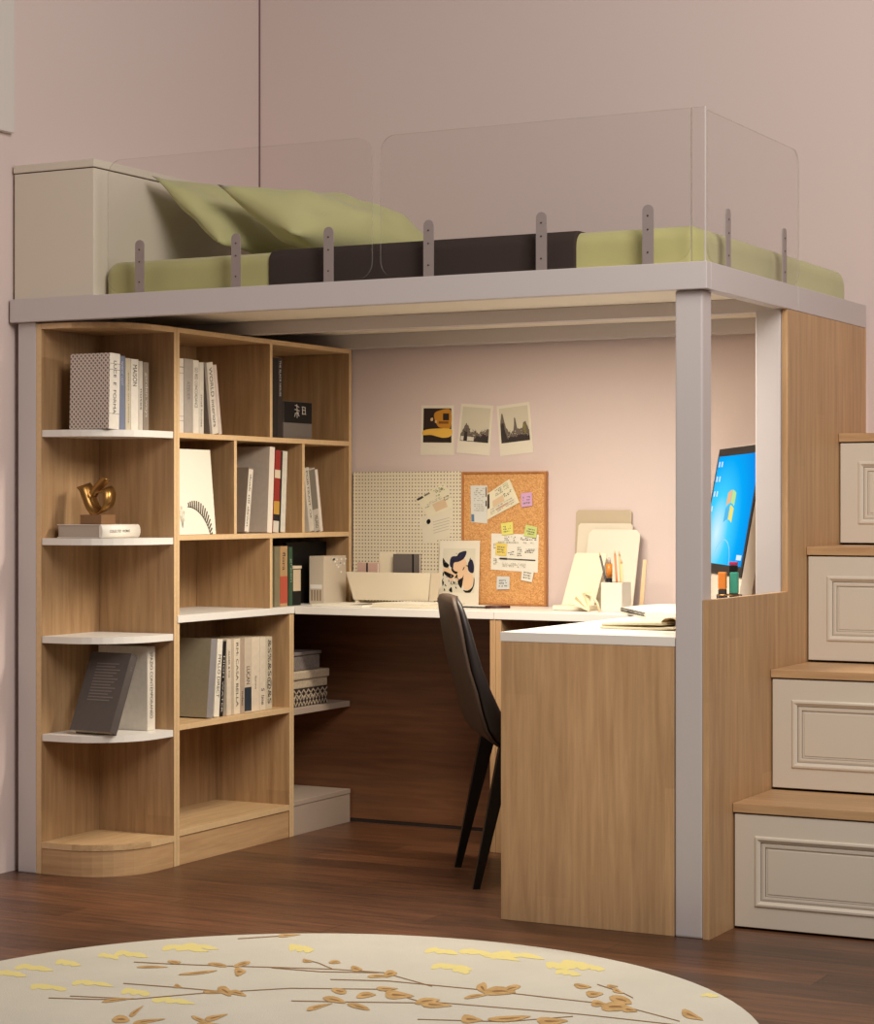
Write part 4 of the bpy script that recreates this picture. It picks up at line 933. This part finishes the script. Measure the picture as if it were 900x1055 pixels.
def screen_material():
    m = bpy.data.materials.new('lit desktop wallpaper'); m.use_nodes = True; nt = m.node_tree; nt.nodes.clear(); N = nt.nodes.new; L = nt.links.new
    o = N('ShaderNodeOutputMaterial'); e = N('ShaderNodeEmission'); L(e.outputs[0], o.inputs[0]); e.inputs['Strength'].default_value = 1.0
    tc = N('ShaderNodeTexCoord'); mp_ = N('ShaderNodeMapping'); mp_.inputs['Location'].default_value = (-.47*1.5, 0, -.25*2.2); mp_.inputs['Scale'].default_value = (1.5, 0, 2.2)
    L(tc.outputs['Object'], mp_.inputs[0]); ln = N('ShaderNodeVectorMath'); ln.operation = 'LENGTH'; L(mp_.outputs[0], ln.inputs[0])
    r = N('ShaderNodeValToRGB'); el = r.color_ramp.elements; el[0].position = 0; el[0].color = srgb(215, 248, 255); el[1].position = .95; el[1].color = srgb(20, 112, 222)
    q = el.new(.25); q.color = srgb(70, 212, 255); q = el.new(.5); q.color = srgb(8, 172, 252)
    L(ln.outputs['Value'], r.inputs['Fac']); L(r.outputs[0], e.inputs['Color']); return m
def emat(name, rgb, s=1.0):
    if name in MATS: return MATS[name]
    m = bpy.data.materials.new(name); m.use_nodes = True; nt = m.node_tree; nt.nodes.clear()
    o = nt.nodes.new('ShaderNodeOutputMaterial'); e = nt.nodes.new('ShaderNodeEmission'); e.inputs[0].default_value = srgb(*rgb); e.inputs[1].default_value = s; nt.links.new(e.outputs[0], o.inputs[0]); MATS[name] = m; return m
m = M(); s0, s1 = .158, .484; xa, xb = .022, Wm-.022
m.face([mp(xa, .0046, s0), mp(xb, .0046, s0), mp(xb, .0046, s1), mp(xa, .0046, s1)], screen_material())
def sf(u, v, k=1):  # u from the far (left on screen) to the near end, v from top
    return mp(xb-(xb-xa)*u, .0046+.0003*k, s1-(s1-s0)*v)
wh = emat('white icon glow', (226, 240, 255))
for r0 in range(4):
    for (a, b) in ((.03, .05), (.10, .12)) if r0 < 3 else ((.03, .05),):
        m.face([sf(a, .05+.14*r0), sf(a+.03, .05+.14*r0), sf(a+.03, .10+.14*r0), sf(a, .10+.14*r0)], wh)
def flag(u0, v0, u1, v1, mm_):
    n = 6; 
    for k in range(n):
        a, b = u0+(u1-u0)*k/n, u0+(u1-u0)*(k+1)/n
        w = lambda u: .03*math.sin((u-.40)/.2*math.pi)
        m.face([sf(a, v0-w(a), 2), sf(b, v0-w(b), 2), sf(b, v1-w(b), 2), sf(a, v1-w(a), 2)], mm_)
cu0, cu1, cv0, cv1 = .40, .60, .35, .62; mu, mv = .495, .48
flag(cu0, cv0, mu, mv-.01, emat('logo orange', (246, 190, 140))); flag(mu+.01, cv0, cu1, mv-.01, emat('logo green', (196, 232, 150)))
flag(cu0, mv+.01, mu, cv1, emat('logo blue', (90, 190, 240))); flag(mu+.01, mv+.01, cu1, cv1, emat('logo yellow', (250, 230, 120)))
for k in range(8):
    a0, a1 = math.radians(200+20*k), math.radians(220+20*k)
    f = lambda a, rr_: sf(.5+rr_*math.cos(a), 1.0+rr_*1.1*math.sin(a) if math.sin(a) < 0 else .995, 1)
    m.face([f(a0, .20), f(a1, .20), f(a1, .212), f(a0, .212)], emat('wallpaper arc', (150, 220, 250)))
m.face([sf(.86, .90), sf(.975, .90), sf(.975, .945), sf(.86, .945)], wh)
scr = m.build('screen', mon, world=False)
# easel stand behind
m = M(); m.hexa([(.12, -.25, .001), (Wm-.12, -.25, .001), (Wm-.12, -.24, .001), (.12, -.24, .001), (.14, -.135, .36), (Wm-.14, -.135, .36), (Wm-.14, -.125, .36), (.14, -.125, .36)], sh_) ; 
m2 = M(); m2.box(.16, Wm-.12, -.12, .01, .001, .012, sh_, .003); m2.build('stand_foot', mon, world=False)
m.bm.free()
m = M(); m.hexa([(.24, -.075, .0125), (Wm-.24, -.075, .0125), (Wm-.24, -.05, .0125), (.24, -.05, .0125), (.24, -.105, .25), (Wm-.24, -.105, .25), (Wm-.24, -.08, .25), (.24, -.08, .25)], sh_); m.build('stand_neck', mon, world=False)

# pen holder with highlighters in front of the screen
pc = floor_pt(747, 613, .845); base = None
hx, hy_ = -.112, .50
t = thing('pen_holder', 'low dark wire pen holder at the window cut-out, below the computer screen', 'pen holder', (hx, hy_, ZD))
m = M()
for k in range(12):
    a = k*math.pi/6; r_ = .034
    m.tube([(hx+r_*math.cos(a), hy_+r_*math.sin(a), ZD+.001), (hx+r_*math.cos(a), hy_+r_*math.sin(a), ZD+.088)], .0013, ink_m, 5)
for zz in (.003, .03, .06, .088):
    m.tube([(hx+.034*math.cos(q*math.pi/12), hy_+.034*math.sin(q*math.pi/12), ZD+zz) for q in range(25)], .0014, brass_m if zz > .08 else ink_m, 5)
m.build('wire_cage', t)
def hl(label, dx, dy, body, z0, z1, cap, capm, lean=0):
    q = thing('highlighter', label, 'highlighter', (hx+dx, hy_+dy, ZD+.005), group=None)
    M().box(hx+dx-.011, hx+dx+.011, hy_+dy-.006, hy_+dy+.006, ZD+.0055, ZD+z0, capm, .002).build('cap', q)
    M().box(hx+dx-.0115, hx+dx+.0115, hy_+dy-.0065, hy_+dy+.0065, ZD+z0+.0003, ZD+z1, body, .003).build('barrel', q)
hl('orange highlighter with a dark lower end in the wire pen holder', -.016, -.010, mat('orange highlighter', srgb(222, 132, 52), .4), .103, .150, 0, ink_m)
hl('teal highlighter with a dark lower end in the wire pen holder', .016, -.004, mat('teal highlighter', srgb(60, 152, 130), .4), .092, .150, 0, ink_m)
hl('black marker with a magenta top in the wire pen holder', .006, .018, mat('magenta top', srgb(170, 40, 90), .4), .168, .178, 0, black_m)

# ------------------------------------------------------------------ chair
ch = thing('chair', 'slim dark brown upholstered chair pulled in beside the side desk', 'chair', (-.933, .527, 0), (0, 0, math.radians(35.1)))
prof_ = [(.402, .062, .125, .185), (.420, .040, .118, .198), (.45, .020, .100, .205), (.50, .004, .072, .208), (.56, -.010, .044, .208), (.62, -.029, .020, .207), (.68, -.042, .002, .205), (.735, -.051, -.013, .200), (.78, -.059, -.027, .190), (.808, -.064, -.036, .172), (.824, -.063, -.044, .145), (.829, -.058, -.051, .11)]
def rring(z, xa, xb, w, inset=0):
    r_ = min(.012, (xb-xa)*.45); pts = []; n = 3
    for cx_, cy_2, a0 in ((xb-r_, w-r_, 0), (xa+r_, w-r_, 90), (xa+r_, -w+r_, 180), (xb-r_, -w+r_, 270)):
        for k in range(n+1):
            a = math.radians(a0+90*k/n); pts.append((cx_+r_*math.cos(a), cy_2+r_*math.sin(a), z))
    return pts
m = M(); m.ring_loft([rring(z, xb_, xb_+.013, w) for z, xb_, xf, w in prof_], chairb_m); tag(m.build('back_shell', ch, world=False), 'brown leather outer shell')
m = M(); m.ring_loft([rring(z, xb_+.0135, max(xf, xb_+.018), w-.003) for z, xb_, xf, w in prof_], chaird_m); m.build('backrest', ch, world=False)
m = M()
rings = []
for x, w, zt_, zb_ in ((.085, .195, .440, .405), (.095, .208, .462, .398), (.15, .215, .470, .395), (.30, .225, .474, .395), (.42, .222, .470, .398), (.465, .212, .455, .405), (.475, .20, .440, .415)):
    r_ = .014; pts = []
    for cy_2, cz2, a0 in ((w-r_, zt_-r_, 0), (-w+r_, zt_-r_, 90), (-w+r_, zb_+r_, 180), (w-r_, zb_+r_, 270)):
        for k in range(4):
            a = math.radians(a0+30*k); pts.append((x, cy_2+r_*math.cos(a), cz2+r_*math.sin(a)))
    rings.append(pts)
m.ring_loft(rings, chaird_m); m.build('seat', ch, world=False)
def leg(tx, ty, bx, by, zt=.40):
    m = M(); rings = []
    for s in (0, .5, 1):
        x = bx+(tx-bx)*s; y = by+(ty-by)*s; h_ = .010+.012*s; rings.append([(x-h_, y-h_*.8, zt*s), (x+h_, y-h_*.8, zt*s), (x+h_, y+h_*.8, zt*s), (x-h_, y+h_*.8, zt*s)])
    m.ring_loft(rings, leg_m)
    for f in m.bm.faces: f.smooth = False
    m.build('leg', ch, world=False)
leg(.090, -.175, 0, -.19); leg(.090, .175, 0, .19); leg(.40, -.18, .43, -.19); leg(.40, .18, .43, .19)

# ------------------------------------------------------------------ rug
rug = thing('round_rug', 'large round cream rug with tan blossom branches on the dark floor', 'rug', (-.414, -1.297, 0))
RC = Vector((-.414, -1.297, 0)); RR = .975; RZ = .012
m = M(); n = 96; rings = []
for r_, z_ in ((RR-.004, .0005), (RR, .004), (RR, .009), (RR-.004, RZ)):
    rings.append([(RC.x+r_*math.cos(2*math.pi*k/n), RC.y+r_*math.sin(2*math.pi*k/n), z_) for k in range(n)])
m.ring_loft(rings, rug_m)
PXN = [0]
def px_poly(pts, mm_, lift):
    PXN[0] += 1; lift += 1.5e-6*PXN[0]
    q_ = [floor_pt(u, v, RZ+lift) for u, v in pts]
    if all((Vector((p.x, p.y, 0))-RC).length < RR-.006 for p in q_): m.face(q_, mm_)
def ell(u, v, a, b, ang, mm_, lift, pet=0):
    pts = []
    for k in range(14):
        q = 2*math.pi*k/14; rr_ = 1+.12*math.sin(3*q+u); x = a*math.cos(q)*rr_; y = b*math.sin(q)*rr_*(1-.35*math.cos(q)); A_ = math.radians(ang)
        pts.append((u+x*math.cos(A_)-y*math.sin(A_), v+x*math.sin(A_)+y*math.cos(A_)))
    px_poly(pts, mm_, lift)
for u, v, a, b in ((35, 997, 18, 3), (70, 992, 12, 3), (12, 1003, 14, 3), (112, 985, 10, 2.5), (135, 983, 16, 3), (190, 977, 22, 3), (205, 975, 18, 2.5), (140, 1022, 14, 3.5), (178, 1031, 20, 3), (95, 1013, 20, 2.5), (50, 1017, 18, 3), (310, 977, 12, 4), (455, 980, 16, 3), (490, 981, 16, 3), (530, 984, 28, 3), (520, 987, 14, 2), (465, 996, 20, 3), (475, 1000, 8, 3), (575, 995, 12, 4), (592, 994, 14, 5), (612, 997, 10, 3), (585, 1002, 12, 3), (735, 1026, 12, 2)):
    for k in range(3): ell(u+(k-1)*a*.6, v+((k*7) % 3-1)*1.2, a*.5, b*.8, 10*(k-1), rug_y, .0004+.0001*k)
def stem(pts, w=1.0):
    for (a0, b0), (a1, b1) in zip(pts, pts[1:]):
        dx, dy = a1-a0, b1-b0; l = math.hypot(dx, dy); nx, ny = -dy/l*w/2, dx/l*w/2
        px_poly([(a0+nx, b0+ny), (a1+nx, b1+ny), (a1-nx, b1-ny), (a0-nx, b0-ny)], rug_b, .0007)
for s_ in ([(138, 991), (176, 993), (230, 995), (300, 997), (345, 998.5), (395, 1002), (445, 1016)], [(313, 988), (328, 992), (342, 998)], [(340, 1009), (400, 1010.5), (500, 1020), (560, 1027), (640, 1036), (700, 1052)],
           [(72, 1026), (140, 1029), (210, 1023), (300, 1018), (390, 1019), (430, 1031), (480, 1035), (600, 1045), (700, 1056)], [(127, 1013), (180, 1017), (225, 1021)], [(50, 1028), (100, 1029.5), (140, 1029)], [(300, 1031), (350, 1032), (430, 1033)], [(430, 1050), (520, 1052.5), (590, 1047)], [(615, 1014), (640, 1022), (652, 1028)], [(245, 967), (300, 963.5)], [(390, 1002), (330, 1001), (280, 997)]):
    stem(s_, .8)
for u, v, a, b, g_ in ((180, 991, 7, 1.6, 5), (157, 996, 16, 1.2, 0), (225, 994, 10, 2, 8), (250, 993, 9, 2.2, -14), (247, 1001, 6, 4, 0), (205, 1002, 20, 1.5, -6), (232, 1021, 8, 4, 30), (245, 1023, 9, 2.5, 14), (222, 1022, 14, 1.5, 0), (120, 1030, 16, 1.6, -6), (183, 1016, 4, 2, 10), (140, 1042, 9, 2, -38), (125, 1050, 9, 4, 0), (152, 1052, 17, 2, -8), (205, 1050, 8, 2, 20), (222, 1048, 12, 2.5, -14), (215, 1056, 14, 3, 0), (297, 963.5, 12, 1.4, -4), (367, 998, 6, 2.6, 8), (402, 1003, 7, 3.4, -10), (390, 1005.5, 12, 1.6, 0),
    (350, 1021, 8, 3, 10), (345, 1030, 12, 3, 12), (328, 1037, 14, 2, -14), (370, 1037, 12, 2.6, 14), (377, 1025, 10, 3, -5), (398, 1018.5, 11, 2, 0), (410, 1025, 15, 4, 4), (440, 1031, 13, 3, -6), (448, 1035, 16, 3, 4), (497, 1018, 6, 5, 50), (515, 1021, 16, 4.5, 0), (527, 1018, 10, 3, -16), (490, 1026, 12, 1.8, -8),
    (485, 1050, 11, 4, 4), (525, 1049, 22, 2.8, -4), (568, 1052, 16, 4, 0), (600, 1016, 9, 2.4, 6), (612, 1024, 9, 3, 0), (636, 1021, 6, 2, 20), (640, 1030, 12, 4, 14), (617, 1034, 9, 3, 6), (634, 1037, 14, 5, 0), (648, 1040, 8, 3, 10), (630, 1016, 6, 1.6, 0), (712, 1046, 12, 3.5, 22), (345, 991, 6, 1.8, 0), (316, 990, 5, 1.6, 10)):
    ell(u, v, a, b, g_, rug_t, .0009); ell(u, v, a*.5, b*.22, g_, rug_b, .0011)
m.build('pile', rug)

# ------------------------------------------------------------------ framed picture at the upper left wall
t = thing('picture_frame', 'pale frame edge hanging high on the left wall, cut by the picture edge', 'picture frame', (WX+.01, -.25, 2.20))
M().box(WX+.0005, WX+.022, -.80, -.012, 2.196, 3.02, mat('pale frame', srgb(216, 208, 200), .5), .003).build('frame', t)

# ------------------------------------------------------------------ light
def area(name, loc, target, size, energy, col, sy=None, spread=None):
    d = bpy.data.lights.new(name, 'AREA'); d.energy = energy; d.color = col; d.size = size
    if sy: d.shape = 'RECTANGLE'; d.size_y = sy
    if spread: d.spread = spread
    o = bpy.data.objects.new(name, d); COL.objects.link(o); o.location = loc
    o.rotation_euler = (Vector(target)-Vector(loc)).to_track_quat('-Z', 'Y').to_euler(); return o
area('key_light', (1.9, -2.3, 3.0), (-.6, .5, 1.2), 1.2, 66, (1, .95, .92))  # unseen key light from the upper front right
area('upper_wall_fill', (1.2, -1.5, 3.5), (-.2, .5, 1.8), 1.4, 46, (1, .93, .87))  # unseen fill added high up to brighten the upper walls
area('under_bed_lamp', (-.80, .40, 1.628), (-.80, .42, 0), .7, 25, (1, .91, .77), .14)
w = bpy.data.worlds.new('room_air'); S.world = w; w.use_nodes = True
w.node_tree.nodes['Background'].inputs[0].default_value = (1, .90, .83, 1); w.node_tree.nodes['Background'].inputs[1].default_value = .15
